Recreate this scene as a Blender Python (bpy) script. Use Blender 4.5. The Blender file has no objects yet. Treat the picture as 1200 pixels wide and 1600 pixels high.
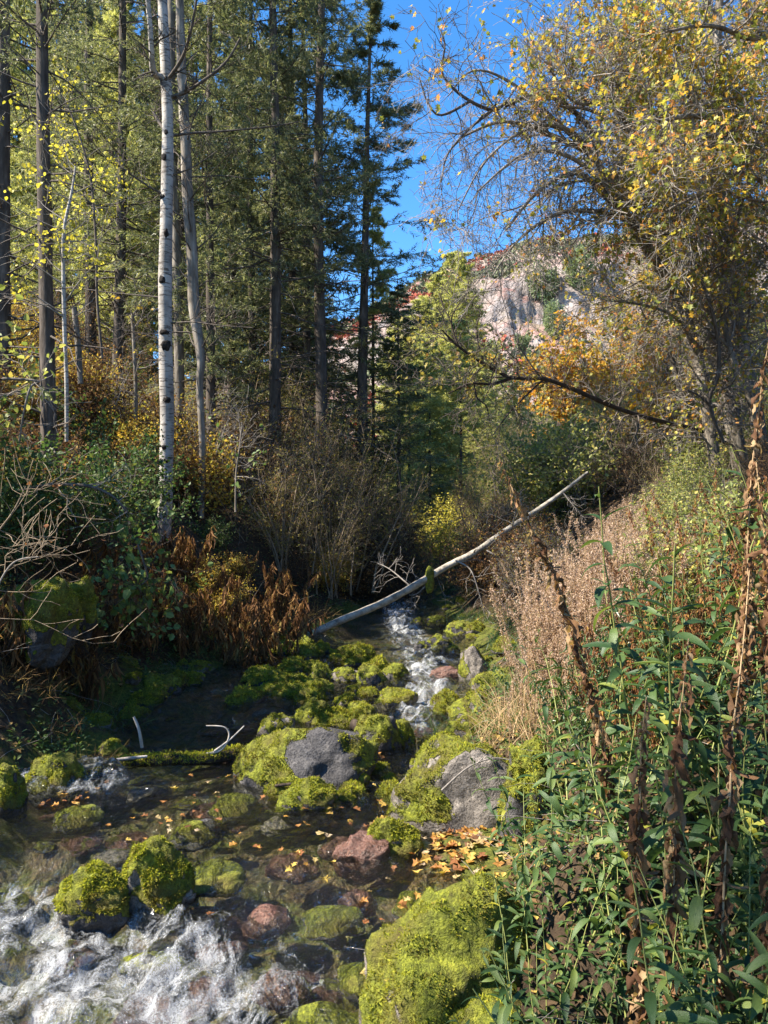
import bpy, math
import numpy as np
from mathutils import Vector, Matrix
R = math.radians
scene = bpy.context.scene
C = scene.collection

# ------------------------------------------------------------------ camera, sky, sun, exposure
CAM = np.array([0.0, 0.0, 2.2])
FPX = 1186.0                                    # focal length in photograph pixels
cam = bpy.data.cameras.new('camera'); cam_o = bpy.data.objects.new('camera', cam); C.objects.link(cam_o)
cam_o.location = CAM; cam_o.rotation_euler = (R(90), 0, 0)
cam.sensor_fit = 'VERTICAL'; cam.angle = 2*math.atan(800/FPX); cam.clip_start = .05; cam.clip_end = 4000
scene.camera = cam_o
SUN_EL, SUN_ROT = R(46), R(-100)
world = bpy.data.worlds.new('World'); scene.world = world; world.use_nodes = True
wn = world.node_tree
sky = wn.nodes.new('ShaderNodeTexSky'); sky.sky_type = 'NISHITA'; sky.sun_disc = False
sky.sun_elevation = SUN_EL; sky.sun_rotation = SUN_ROT; sky.altitude = 1800; sky.ozone_density = 2.0; sky.air_density = 1.0; sky.dust_density = .3
hs = wn.nodes.new('ShaderNodeHueSaturation'); hs.inputs['Saturation'].default_value = 1.3; wn.links.new(sky.outputs[0], hs.inputs['Color'])
wn.links.new(hs.outputs[0], wn.nodes['Background'].inputs[0]); wn.nodes['Background'].inputs[1].default_value = .115
sun = bpy.data.lights.new('sun', 'SUN'); sun_o = bpy.data.objects.new('sun', sun); C.objects.link(sun_o)
sun.energy = 5.0; sun.angle = R(.5); sun.color = (1, .91, .77)
sd = Vector((math.sin(SUN_ROT)*math.cos(SUN_EL), math.cos(SUN_ROT)*math.cos(SUN_EL), math.sin(SUN_EL)))
sun_o.rotation_euler = sd.to_track_quat('Z', 'Y').to_euler()
scene.view_settings.view_transform = 'Standard'; scene.view_settings.look = 'None'
scene.view_settings.exposure = 1.75; scene.view_settings.gamma = 1; scene.view_settings.use_curve_mapping = False
scene.render.engine = 'CYCLES'
cy = scene.cycles
cy.max_bounces = 6; cy.diffuse_bounces = 3; cy.glossy_bounces = 2; cy.transmission_bounces = 3; cy.transparent_max_bounces = 6
cy.use_denoising = True; cy.denoising_prefilter = 'ACCURATE'; cy.sample_clamp_indirect = 6
cy.caustics_reflective = False; cy.caustics_refractive = False

# ------------------------------------------------------------------ numpy helpers
def nrm(v): return v/np.maximum(np.linalg.norm(v, axis=-1, keepdims=True), 1e-9)
def at(px, py, d):
    px, py, d = np.broadcast_arrays(np.asarray(px, float), py, d)
    return np.stack([(px-600)/FPX*d, d, CAM[2]-(py-800)/FPX*d], -1)
def sstep(a, b, x):
    t = np.clip((x-a)/(b-a), 0, 1); return t*t*(3-2*t)
def _hash(ix, iy, iz, s):
    n = (ix*73856093) ^ (iy*19349663) ^ (iz*83492791) ^ (s*2654435)
    n = n & 0x7fffffff
    n = (n ^ (n >> 13))*1274126177 & 0x7fffffff
    n = (n ^ (n >> 15))*668265263 & 0x7fffffff
    return ((n >> 4) & 0xffff)/32767.5-1
def noise(p, s=0):
    p = np.asarray(p, float); i = np.floor(p).astype(np.int64); f = p-i; u = f*f*(3-2*f)
    r = 0
    for dx in (0, 1):
        wx = u[..., 0] if dx else 1-u[..., 0]
        for dy in (0, 1):
            wy = u[..., 1] if dy else 1-u[..., 1]
            for dz in (0, 1):
                wz = u[..., 2] if dz else 1-u[..., 2]
                r = r+wx*wy*wz*_hash(i[..., 0]+dx, i[..., 1]+dy, i[..., 2]+dz, s)
    return r
def fbm(p, o=4, s=0):
    p = np.asarray(p, float); a, r = 1, 0
    for k in range(o): r = r+a*noise(p*2**k+k*7.3, s+k); a *= .5
    return r
def n2(x, y, f, o=3, s=0):
    x, y = np.broadcast_arrays(np.asarray(x, float), y)
    return fbm(np.stack([x*f, y*f, np.zeros_like(x)+s*.37], -1), o, s)

class Geo:
    def __init__(s): s.v = []; s.f = []; s.n = 0; s.att = []
    def add(s, V, F, m=0, smooth=False, a=None):
        V = np.asarray(V, float).reshape(-1, 3); F = np.asarray(F, int)
        s.v.append(V); s.f.append((F+s.n, m, smooth)); s.n += len(V)
        s.att.append(np.full(len(V), 0.0) if a is None else np.asarray(a, float))
    def build(s, name, mats, parent=None, att=None):
        me = bpy.data.meshes.new(name)
        if s.n:
            V = np.concatenate(s.v); me.vertices.add(len(V)); me.vertices.foreach_set('co', V.ravel().astype(np.float32))
            li = np.concatenate([f.ravel() for f, _, _ in s.f]); tot = np.concatenate([np.full(len(f), f.shape[1]) for f, _, _ in s.f])
            me.loops.add(len(li)); me.loops.foreach_set('vertex_index', li.astype(np.int32))
            me.polygons.add(len(tot)); st = np.concatenate([[0], np.cumsum(tot)[:-1]])
            me.polygons.foreach_set('loop_start', st.astype(np.int32)); me.polygons.foreach_set('loop_total', tot.astype(np.int32))
            me.polygons.foreach_set('material_index', np.concatenate([np.full(len(f), m) for f, m, _ in s.f]).astype(np.int32))
            me.polygons.foreach_set('use_smooth', np.concatenate([np.full(len(f), b) for f, _, b in s.f]).astype(bool))
            me.update(calc_edges=True)
            if att:
                A = me.attributes.new(att, 'FLOAT', 'POINT'); A.data.foreach_set('value', np.concatenate(s.att).astype(np.float32))
        for m in (mats if isinstance(mats, (list, tuple)) else [mats]): me.materials.append(m)
        o = bpy.data.objects.new(name, me); C.objects.link(o); o.parent = parent
        return o

def tubes(g, P, Rr, k=5, m=0, smooth=True):
    P = np.asarray(P, float); Rr = np.asarray(Rr, float)
    if P.ndim == 2: P = P[None]; Rr = Rr[None]
    M, n, _ = P.shape
    if M == 0: return
    T = nrm(np.gradient(P, axis=1)); mt = nrm(P[:, -1]-P[:, 0])
    ref = np.where(np.abs(mt[:, 2:3]) < .7, np.array([[0, 0, 1.]]), np.array([[1., 0, 0]]))[:, None, :]
    U = nrm(np.cross(T, ref)); W = np.cross(T, U)
    a = np.arange(k)*2*np.pi/k
    V = P[:, :, None]+Rr[:, :, None, None]*(np.cos(a)[:, None]*U[:, :, None]+np.sin(a)[:, None]*W[:, :, None])
    i = np.arange(n-1)[:, None]*k; j = np.arange(k)[None]; j2 = (j+1) % k
    q = np.stack([i+j, i+j2, i+k+j2, i+k+j], -1).reshape(-1, 4)
    F = (np.arange(M)[:, None, None]*n*k+q[None]).reshape(-1, 4)
    g.add(V, F, m, smooth)

def rough_tube(g, P, Rr, k=16, amp=.06, f=6., s=1, m=0, sub=6):
    P, Rr = smooth_line(P, Rr, sub); n0 = g.n
    gg = Geo(); tubes(gg, P, Rr, k); V = gg.v[0]; c = np.repeat(P, k, 0); d = V-c
    V = c+d*(1+amp*fbm(V*f*np.array([1, 1, .35]), 3, s))[:, None]
    g.add(V, gg.f[0][0], m, True)
    e = np.arange((len(P)-1)*k, len(P)*k); g.add(V[e], np.arange(k)[None], m, False)

def smooth_line(P, Rr, sub=6):
    P = np.asarray(P, float); Rr = np.asarray(Rr, float); n = len(P)
    out = []; ro = []
    for i in range(n-1):
        p0, p1, p2, p3 = P[max(i-1, 0)], P[i], P[i+1], P[min(i+2, n-1)]
        for t in np.arange(sub)/sub:
            out.append(.5*((2*p1)+(-p0+p2)*t+(2*p0-5*p1+4*p2-p3)*t*t+(-p0+3*p1-3*p2+p3)*t**3)); ro.append(Rr[i]*(1-t)+Rr[i+1]*t)
    out.append(P[-1]); ro.append(Rr[-1])
    return np.array(out), np.array(ro)

TPL = {   # leaf outlines: (along, across, lift), faces
 'needle': ([(0, -.5, 0), (0, .5, 0), (1, 0, 0)], [(0, 1, 2)]),
 'oval': ([(0, 0, 0), (.3, -.5, .12), (.72, -.38, .08), (1, 0, -.05), (.72, .38, .08), (.3, .5, .12), (.5, 0, 0)], [(0, 1, 6, 5), (1, 2, 3, 6), (6, 3, 4, 5)]),
 'dia': ([(0, 0, 0), (.5, -.5, .12), (1, 0, 0), (.5, .5, .12)], [(0, 1, 2, 2), (0, 2, 3, 3)]),
 'maple': ([(0, 0, 0), (.12, -.42, .06), (.38, -.22, .03), (.55, -.55, .1), (.66, -.2, .03), (1, 0, -.06), (.66, .2, .03), (.55, .55, .1), (.38, .22, .03), (.12, .42, .06), (.35, 0, 0)],
           [(0, 1, 2, 10), (10, 2, 3, 4), (10, 4, 5, 6), (10, 6, 7, 8), (10, 8, 9, 0)]),
 'lance': ([(0, 0, 0), (.25, -.42, .1), (.6, -.42, .02), (1, 0, -.28), (.6, .42, .02), (.25, .42, .1), (.25, 0, .02), (.6, 0, -.06)],
           [(0, 1, 6, 6), (0, 6, 5, 5), (1, 2, 7, 6), (6, 7, 4, 5), (2, 3, 7, 7), (7, 3, 4, 4)]),
}
def leaves(g, P, D, N, L, w, tpl='oval', m=0, curl=0., a=None):
    V0, F0 = TPL[tpl]; V0 = np.array(V0, float); M = len(P)
    if M == 0: return
    D = nrm(D); S = nrm(np.cross(D, N)); N = np.cross(S, D); L = np.broadcast_to(L, (M,)); w = np.broadcast_to(w, (M,))
    al, ac, li = V0[:, 0], V0[:, 1], V0[:, 2]-curl*V0[:, 0]**2
    V = P[:, None]+L[:, None, None]*(al[None, :, None]*D[:, None]+(ac[None, :]*w[:, None])[..., None]*S[:, None]+li[None, :, None]*N[:, None])
    off = np.arange(M)[:, None, None]*len(V0)
    tri = np.array([f[:3] for f in F0 if len(f) == 3 or f[2] == f[3]]); qd = np.array([f for f in F0 if len(f) == 4 and f[2] != f[3]])
    n0 = g.n
    aa = None if a is None else np.repeat(a, len(V0))
    first = True
    for fs in (tri, qd):
        if len(fs):
            F = (off+fs[None]).reshape(-1, fs.shape[1])
            if first: g.add(V, F, m, False, aa); first = False
            else: g.f.append((F+n0, m, False))

def ipoly(P, Rr, idx, t):
    n = P.shape[1]; x = np.clip(t, 0, .9999)*(n-1); i = x.astype(int); f = (x-i)[:, None]
    p = P[idx, i]*(1-f)+P[idx, i+1]*f; r = Rr[idx, i]*(1-f[:, 0])+Rr[idx, i+1]*f[:, 0]
    return p, nrm(P[idx, i+1]-P[idx, i]), r
def rnd_dir(rg, n): return nrm(rg.normal(size=(n, 3)))
def walk(rg, p, d, L, n, wander, up):
    M = len(p); out = [p]; st = (L/(n-1))[:, None]
    for i in range(n-1):
        d = nrm(d+wander*rg.normal(size=(M, 3))+np.array([0, 0, 1.])*up)
        p = p+d*st; out.append(p)
    return np.stack(out, 1)
def grow(rg, P, Rr, count, t0, t1, ang, asd, lf, n=6, wander=.12, up=0., rr=.55, rmax=9, tip=.25, flat=1., bias=None):
    M = len(P); cnt = np.full(M, count) if np.isscalar(count) else np.asarray(count)
    idx = np.repeat(np.arange(M), cnt)
    if len(idx) == 0: return np.zeros((0, n, 3)), np.zeros((0, n)), np.zeros(0)
    k = np.concatenate([np.arange(c) for c in cnt]); c = cnt[idx]
    t = t0+(t1-t0)*np.clip((k+rg.random(len(idx)))/c, 0, 1)
    p, T, r = ipoly(P, Rr, idx, t)
    az = rnd_dir(rg, len(idx))
    if bias is not None: az = nrm(az+np.asarray(bias))
    pr = nrm(az-(az*T).sum(-1, keepdims=True)*T)
    an = np.radians(ang+asd*rg.normal(size=len(idx)))[:, None]
    d = np.cos(an)*T+np.sin(an)*pr; d[:, 2] *= flat; d = nrm(d)
    L = lf(idx, t)*(.7+.6*rg.random(len(idx)))
    Q = walk(rg, p, d, L, n, wander, up)
    r0 = np.minimum(r*rr, rmax); RR = r0[:, None]*np.linspace(1, tip, n)[None]
    return Q, RR, L
def plen(P): return np.linalg.norm(np.diff(P, axis=1), axis=2).sum(1)
def foliage(g, rg, P, per, L, w, tpl='oval', m=0, t0=.15, spread=.04, droop=.3, curl=0., flatn=.6, Lsd=.25, fwd=.5):
    M = len(P)*per
    if M == 0: return
    idx = np.repeat(np.arange(len(P)), per); t = t0+(1-t0)*rg.random(M)
    p, T, _ = ipoly(P, np.zeros(P.shape[:2]), idx, t)
    D = nrm(fwd*T+.8*rnd_dir(rg, M)-np.array([0, 0, droop]))
    N = nrm(np.array([0, 0, flatn])+rnd_dir(rg, M)*.7)
    leaves(g, p+rg.normal(size=(M, 3))*spread, D, N, L*(1+Lsd*rg.normal(size=M)).clip(.35, 1.8), w, tpl, m, curl)

# ------------------------------------------------------------------ naming helpers
def tag(o, label=None, cat=None, group=None, kind=None):
    if label: o['label'] = label
    if cat: o['category'] = cat
    if group: o['group'] = group
    if kind: o['kind'] = kind
    return o
def empty(name, loc, label=None, cat=None, group=None):
    o = bpy.data.objects.new(name, None); C.objects.link(o); o.location = loc; o.empty_display_size = .1
    return tag(o, label, cat, group)
def kids(o): return list(o.children)
KIDS = {}
def copy_tree(o, parent=None):
    c = o.copy(); C.objects.link(c); c.parent = parent
    if o.name not in KIDS: KIDS[o.name] = [x.name for x in o.children]
    for ch in KIDS[o.name]: copy_tree(bpy.data.objects[ch], c)
    return c
class Proto:
    def __init__(s, root): s.root = root; s.used = False
    def put(s, loc, rz=0., sc=1., label=None, group=None, tilt=(0, 0)):
        o = s.root if not s.used else copy_tree(s.root)
        s.used = True
        o.location = Vector([float(v) for v in loc]); o.rotation_euler = (tilt[0], tilt[1], rz)
        o.scale = (sc, sc, sc) if np.isscalar(sc) else sc
        if label: o['label'] = label
        if group: o['group'] = group
        return o

# ------------------------------------------------------------------ materials
def new_mat(name):
    m = bpy.data.materials.new(name); m.use_nodes = True; nt = m.node_tree; nt.nodes.clear()
    out = nt.nodes.new('ShaderNodeOutputMaterial'); return m, nt, out
def N(nt, typ, **kw):
    n = nt.nodes.new(typ)
    for k, v in kw.items(): setattr(n, k, v)
    return n
def ramp(nt, fac, stops, interp='LINEAR'):
    r = nt.nodes.new('ShaderNodeValToRGB'); e = r.color_ramp.elements; r.color_ramp.interpolation = interp
    while len(e) < len(stops): e.new(.5)
    for x, (p, c) in zip(e, stops): x.position = p; x.color = (*c, 1) if not np.isscalar(c) else (c, c, c, 1)
    if fac is not None: nt.links.new(fac, r.inputs[0])
    return r.outputs[0]
def tex(nt, scale, detail=4, rough=.55, coord='Object', stretch=None, typ='ShaderNodeTexNoise', dist=0):
    tc = nt.nodes.new('ShaderNodeTexCoord'); v = tc.outputs[coord]
    if stretch:
        mp = nt.nodes.new('ShaderNodeMapping'); mp.inputs['Scale'].default_value = stretch; nt.links.new(v, mp.inputs[0]); v = mp.outputs[0]
    t = nt.nodes.new(typ); nt.links.new(v, t.inputs['Vector']); t.inputs['Scale'].default_value = scale
    if typ == 'ShaderNodeTexNoise':
        t.inputs['Detail'].default_value = detail; t.inputs['Roughness'].default_value = rough; t.inputs['Distortion'].default_value = dist
    return t.outputs[0]
def mixc(nt, fac, a, b, blend='MIX'):
    m = nt.nodes.new('ShaderNodeMix'); m.data_type = 'RGBA'; m.blend_type = blend
    for s, x in ((0, fac), (6, a), (7, b)):
        if hasattr(x, 'node'): nt.links.new(x, m.inputs[s])
        elif s == 0: m.inputs[0].default_value = x
        else: m.inputs[s].default_value = (*x, 1)
    return m.outputs[2]
def math_n(nt, op, a, b=None, clamp=False):
    m = nt.nodes.new('ShaderNodeMath'); m.operation = op; m.use_clamp = clamp
    for i, x in enumerate((a, b)):
        if x is None: continue
        if hasattr(x, 'node'): nt.links.new(x, m.inputs[i])
        else: m.inputs[i].default_value = x
    return m.outputs[0]
def bsdf(nt, out, col, rough=.8, spec=.3, bump=None, bd=.02, bs=.6):
    b = nt.nodes.new('ShaderNodeBsdfPrincipled')
    if hasattr(col, 'node'): nt.links.new(col, b.inputs['Base Color'])
    else: b.inputs['Base Color'].default_value = (*col, 1)
    if hasattr(rough, 'node'): nt.links.new(rough, b.inputs['Roughness'])
    else: b.inputs['Roughness'].default_value = rough
    b.inputs['Specular IOR Level'].default_value = spec
    if bump is not None:
        bn = nt.nodes.new('ShaderNodeBump'); bn.inputs['Strength'].default_value = bs; bn.inputs['Distance'].default_value = bd
        nt.links.new(bump, bn.inputs['Height']); nt.links.new(bn.outputs[0], b.inputs['Normal'])
    if out is not None: nt.links.new(b.outputs[0], out.inputs[0])
    return b
def leaf_mat(name, stops, tr=.35, rough=.5, spec=.3, tmul=1.3, patch=None):
    m, nt, out = new_mat(name)
    g = nt.nodes.new('ShaderNodeNewGeometry'); col = ramp(nt, g.outputs['Random Per Island'], stops)
    if patch: col = mixc(nt, ramp(nt, tex(nt, patch[0], 4, .65), [(.47, 0.), (.62, .85)]), col, patch[1])
    b = bsdf(nt, None, col, rough, spec)
    if tr > 0:
        t = nt.nodes.new('ShaderNodeBsdfTranslucent')
        c2 = mixc(nt, 1., col, (tmul, tmul, tmul*.7), 'MULTIPLY'); nt.links.new(c2, t.inputs[0])
        mx = nt.nodes.new('ShaderNodeMixShader'); mx.inputs[0].default_value = tr
        nt.links.new(b.outputs[0], mx.inputs[1]); nt.links.new(t.outputs[0], mx.inputs[2]); nt.links.new(mx.outputs[0], out.inputs[0])
    else: nt.links.new(b.outputs[0], out.inputs[0])
    return m
def bark_mat(name, c1, c2, c3, scale=9, stretch=(1, 1, .22), bd=.02):
    m, nt, out = new_mat(name)
    a = tex(nt, scale, 6, .65, stretch=stretch); b = tex(nt, scale*.35, 3)
    col = ramp(nt, a, [(.32, c1), (.52, c2), (.72, c3)])
    col = mixc(nt, math_n(nt, 'MULTIPLY', b, .7), col, tuple(x*.6 for x in c2))
    bsdf(nt, out, col, .9, .15, a, bd, .9); return m
M = {}
M['fir_bark'] = bark_mat('fir_bark', (.024, .02, .016), (.10, .082, .068), (.23, .195, .165))
M['grey_bark'] = bark_mat('grey_bark', (.05, .043, .036), (.17, .15, .125), (.36, .33, .29), 12)
M['pale_bark'] = bark_mat('pale_bark', (.045, .036, .028), (.22, .19, .155), (.5, .46, .40), 7)
M['dead_twig'] = bark_mat('dead_twig', (.05, .042, .036), (.12, .10, .085), (.2, .18, .155), 20)
M['twig_grey'] = bark_mat('twig_grey', (.13, .115, .10), (.28, .25, .22), (.42, .385, .35), 25)
M['twig_tan'] = bark_mat('twig_tan', (.1, .075, .05), (.26, .2, .135), (.42, .34, .24), 25)
M['twig_brown'] = bark_mat('twig_brown', (.035, .026, .02), (.10, .075, .055), (.2, .16, .12), 25)
M['driftwood'] = bark_mat('driftwood', (.2, .17, .14), (.42, .38, .33), (.62, .58, .52), 12)
M['wet_wood'] = bark_mat('wet_wood', (.02, .015, .012), (.06, .045, .035), (.13, .1, .075), 14)
M['log_bark'] = bark_mat('log_bark', (.07, .058, .045), (.38, .34, .28), (.6, .55, .47), 8, (1, 1, 1))
def birch(name):
    m, nt, out = new_mat(name)
    a = tex(nt, 10, 5, .6, stretch=(.6, .6, 3.2)); b = tex(nt, 3.2, 4, .6, stretch=(1, 1, .8)); c = tex(nt, 40, 3)
    base = ramp(nt, b, [(.3, (.15, .135, .12)), (.5, (.33, .305, .275)), (.75, (.48, .45, .41))])
    lines = ramp(nt, a, [(.39, 1.), (.46, 0.)]); col = mixc(nt, lines, base, (.09, .075, .065))
    blot = ramp(nt, tex(nt, 2.3, 5, .7), [(.62, 0.), (.7, 1.)]); col = mixc(nt, math_n(nt, 'MULTIPLY', blot, .75), col, (.11, .09, .075))
    bsdf(nt, out, col, .7, .3, c, .006, .6); return m
M['birch_bark'] = birch('birch_bark')
M['bark_scar'] = bark_mat('bark_scar', (.008, .007, .006), (.03, .025, .022), (.09, .075, .065), 30, (1, 1, .5))
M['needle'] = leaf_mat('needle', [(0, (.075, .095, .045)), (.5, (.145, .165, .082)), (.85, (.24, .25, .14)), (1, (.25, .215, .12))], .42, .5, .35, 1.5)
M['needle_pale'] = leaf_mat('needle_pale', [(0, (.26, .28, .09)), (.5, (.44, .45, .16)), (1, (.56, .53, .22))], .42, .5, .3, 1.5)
M['gold'] = leaf_mat('gold', [(0, (.2, .11, .025)), (.35, (.38, .24, .04)), (.7, (.52, .38, .06)), (1, (.36, .37, .08))], .4)
M['yellow'] = leaf_mat('yellow', [(0, (.30, .28, .035)), (.5, (.55, .47, .06)), (1, (.62, .57, .12))], .45)
M['maple_mix'] = leaf_mat('maple_mix', [(0, (.13, .16, .04)), (.35, (.30, .31, .06)), (.6, (.53, .43, .07)), (.82, (.62, .37, .06)), (1, (.58, .24, .1))], .42)
M['maple_orange'] = leaf_mat('maple_orange', [(0, (.32, .25, .03)), (.45, (.52, .33, .035)), (.8, (.55, .22, .03)), (1, (.4, .36, .06))], .42)
M['elder'] = leaf_mat('elder', [(0, (.12, .16, .04)), (.5, (.26, .29, .08)), (.85, (.40, .39, .12)), (1, (.46, .36, .09))], .4)
M['willow'] = leaf_mat('willow', [(0, (.20, .17, .04)), (.5, (.33, .27, .06)), (.8, (.27, .27, .07)), (1, (.2, .11, .035))], .4)
M['green'] = leaf_mat('green', [(0, (.035, .075, .022)), (.6, (.07, .125, .036)), (1, (.14, .17, .045))], .35)
M['pale_green'] = leaf_mat('pale_green', [(0, (.08, .14, .04)), (.6, (.14, .21, .06)), (1, (.25, .27, .07))], .35)
M['weed'] = leaf_mat('weed', [(0, (.03, .075, .028)), (.5, (.055, .115, .04)), (.85, (.085, .15, .048)), (1, (.16, .2, .055))], .3, .38, .45)
M['weed_yellow'] = leaf_mat('weed_yellow', [(0, (.45, .42, .04)), (1, (.6, .5, .07))], .4)
M['weed_stem'] = leaf_mat('weed_stem', [(0, (.16, .2, .055)), (1, (.3, .31, .1))], 0)
M['dry'] = leaf_mat('dry', [(0, (.26, .17, .09)), (.5, (.46, .32, .18)), (1, (.6, .46, .28))], .3, .8, .1)
M['plume'] = leaf_mat('plume', [(0, (.28, .18, .12)), (.5, (.46, .33, .25)), (1, (.6, .48, .38))], .35, .85, .1)
M['brown_leaf'] = leaf_mat('brown_leaf', [(0, (.09, .038, .018)), (.4, (.2, .085, .035)), (.8, (.33, .16, .07)), (1, (.4, .25, .06))], .3, .75, .15)
M['rust'] = leaf_mat('rust', [(0, (.07, .035, .018)), (.5, (.17, .085, .038)), (.85, (.28, .16, .06)), (1, (.33, .25, .08))], .3, .75, .15)
M['fallen'] = leaf_mat('fallen', [(0, (.2, .08, .03)), (.3, (.5, .19, .035)), (.55, (.62, .36, .05)), (.75, (.68, .5, .08)), (1, (.55, .42, .26))], .25, .6, .3)
M['litter'] = leaf_mat('litter', [(0, (.05, .028, .015)), (.45, (.13, .075, .035)), (.8, (.27, .17, .06)), (1, (.4, .29, .07))], .15, .8, .2)
M['scrub_red'] = leaf_mat('scrub_red', [(0, (.24, .055, .045)), (.6, (.36, .09, .06)), (1, (.4, .2, .12))], 0, .9, .1)
M['scrub_green'] = leaf_mat('scrub_green', [(0, (.08, .1, .055)), (.6, (.15, .17, .1)), (1, (.25, .24, .15))], 0, .9, .1)
M['juniper'] = leaf_mat('juniper', [(0, (.12, .16, .08)), (1, (.28, .33, .18))], .3, .8, .1)
M['moss_tuft'] = leaf_mat('moss_tuft', [(0, (.08, .095, .014)), (.45, (.26, .28, .026)), (.85, (.46, .46, .045)), (1, (.38, .28, .06))], .35, .7, .15, patch=(5, (.13, .10, .025)))
def rock_mat(name, c1, c2, c3, moss=True, wet=.75):
    m, nt, out = new_mat(name)
    a = tex(nt, 7, 7, .65); b = tex(nt, 2.2, 4); fine = tex(nt, 60, 4, .7)
    rock = ramp(nt, a, [(.3, c1), (.52, c2), (.72, c3)])
    rock = mixc(nt, ramp(nt, fine, [(.38, .8), (.5, 0.)]), rock, tuple(x*.5 for x in c1)); rock = mixc(nt, ramp(nt, tex(nt, 24, 5, .8), [(.56, 0.), (.68, .65)]), rock, tuple(min(1, x*1.5) for x in c3)); rock = mixc(nt, ramp(nt, b, [(.45, 0.), (.7, .6)]), rock, tuple(x*.45 for x in c1))
    h = math_n(nt, 'ADD', a, math_n(nt, 'MULTIPLY', fine, .25)); col = rock
    if moss:
        at_ = N(nt, 'ShaderNodeAttribute', attribute_name='moss'); 
        f = math_n(nt, 'ADD', at_.outputs['Fac'], math_n(nt, 'MULTIPLY', math_n(nt, 'SUBTRACT', tex(nt, 12, 5, .7), .5), 1.1))
        mk = ramp(nt, f, [(.42, 0.), (.55, 1.)])
        mc = ramp(nt, tex(nt, 26, 6, .75), [(.3, (.055, .058, .008)), (.5, (.19, .215, .02)), (.64, (.38, .40, .034)), (.78, (.38, .29, .06))])
        mc = mixc(nt, ramp(nt, tex(nt, 3, 4), [(.42, 0.), (.68, .75)]), mc, (.12, .075, .025))
        col = mixc(nt, mk, rock, mc)
        h = math_n(nt, 'ADD', h, math_n(nt, 'MULTIPLY', mk, math_n(nt, 'ADD', math_n(nt, 'MULTIPLY', fine, .9), .6)))
    bsdf(nt, out, col, wet, .35, h, .045, 1.); return m
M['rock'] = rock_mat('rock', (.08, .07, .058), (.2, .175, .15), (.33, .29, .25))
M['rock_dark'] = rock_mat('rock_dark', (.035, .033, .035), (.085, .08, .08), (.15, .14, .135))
M['rock_red'] = rock_mat('rock_red', (.06, .03, .022), (.15, .075, .055), (.24, .14, .10), True, .3)
def ground_mat():
    m, nt, out = new_mat('ground')
    a = tex(nt, 2.5, 7, .7); b = tex(nt, 14, 6, .7); c = tex(nt, .7, 4)
    soil = ramp(nt, b, [(.3, (.016, .011, .007)), (.5, (.045, .03, .018)), (.68, (.10, .065, .032)), (.8, (.17, .11, .045))])
    mossc = ramp(nt, tex(nt, 30, 6, .75), [(.3, (.022, .026, .007)), (.52, (.08, .09, .014)), (.75, (.17, .17, .028))])
    at_ = N(nt, 'ShaderNodeAttribute', attribute_name='moss')
    f = math_n(nt, 'ADD', at_.outputs['Fac'], math_n(nt, 'MULTIPLY', math_n(nt, 'SUBTRACT', a, .5), 1.6))
    col = mixc(nt, ramp(nt, f, [(.4, 0.), (.6, 1.)]), soil, mossc)
    h = math_n(nt, 'ADD', a, math_n(nt, 'MULTIPLY', b, .5))
    bsdf(nt, out, col, .85, .2, h, .06, .9); return m
M['ground'] = ground_mat()
def bed_mat():
    m, nt, out = new_mat('stream_bed')
    v = nt.nodes.new('ShaderNodeTexVoronoi'); tc = nt.nodes.new('ShaderNodeTexCoord'); nt.links.new(tc.outputs['Object'], v.inputs['Vector']); v.inputs['Scale'].default_value = 5
    a = tex(nt, 3.5, 6, .7); b = tex(nt, 17, 6, .75)
    st = ramp(nt, math_n(nt, 'ADD', math_n(nt, 'MULTIPLY', b, .7), math_n(nt, 'MULTIPLY', a, .3)), [(.3, (.014, .012, .008)), (.45, (.07, .054, .03)), (.58, (.18, .115, .065)), (.72, (.3, .2, .13))])
    mo = ramp(nt, b, [(.3, (.018, .024, .005)), (.55, (.085, .10, .016)), (.75, (.2, .2, .035))])
    col = mixc(nt, ramp(nt, a, [(.42, 0.), (.6, 1.)]), st, mo)
    bsdf(nt, out, col, .6, .3, b, .03, .8); return m
M['bed'] = bed_mat()
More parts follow.
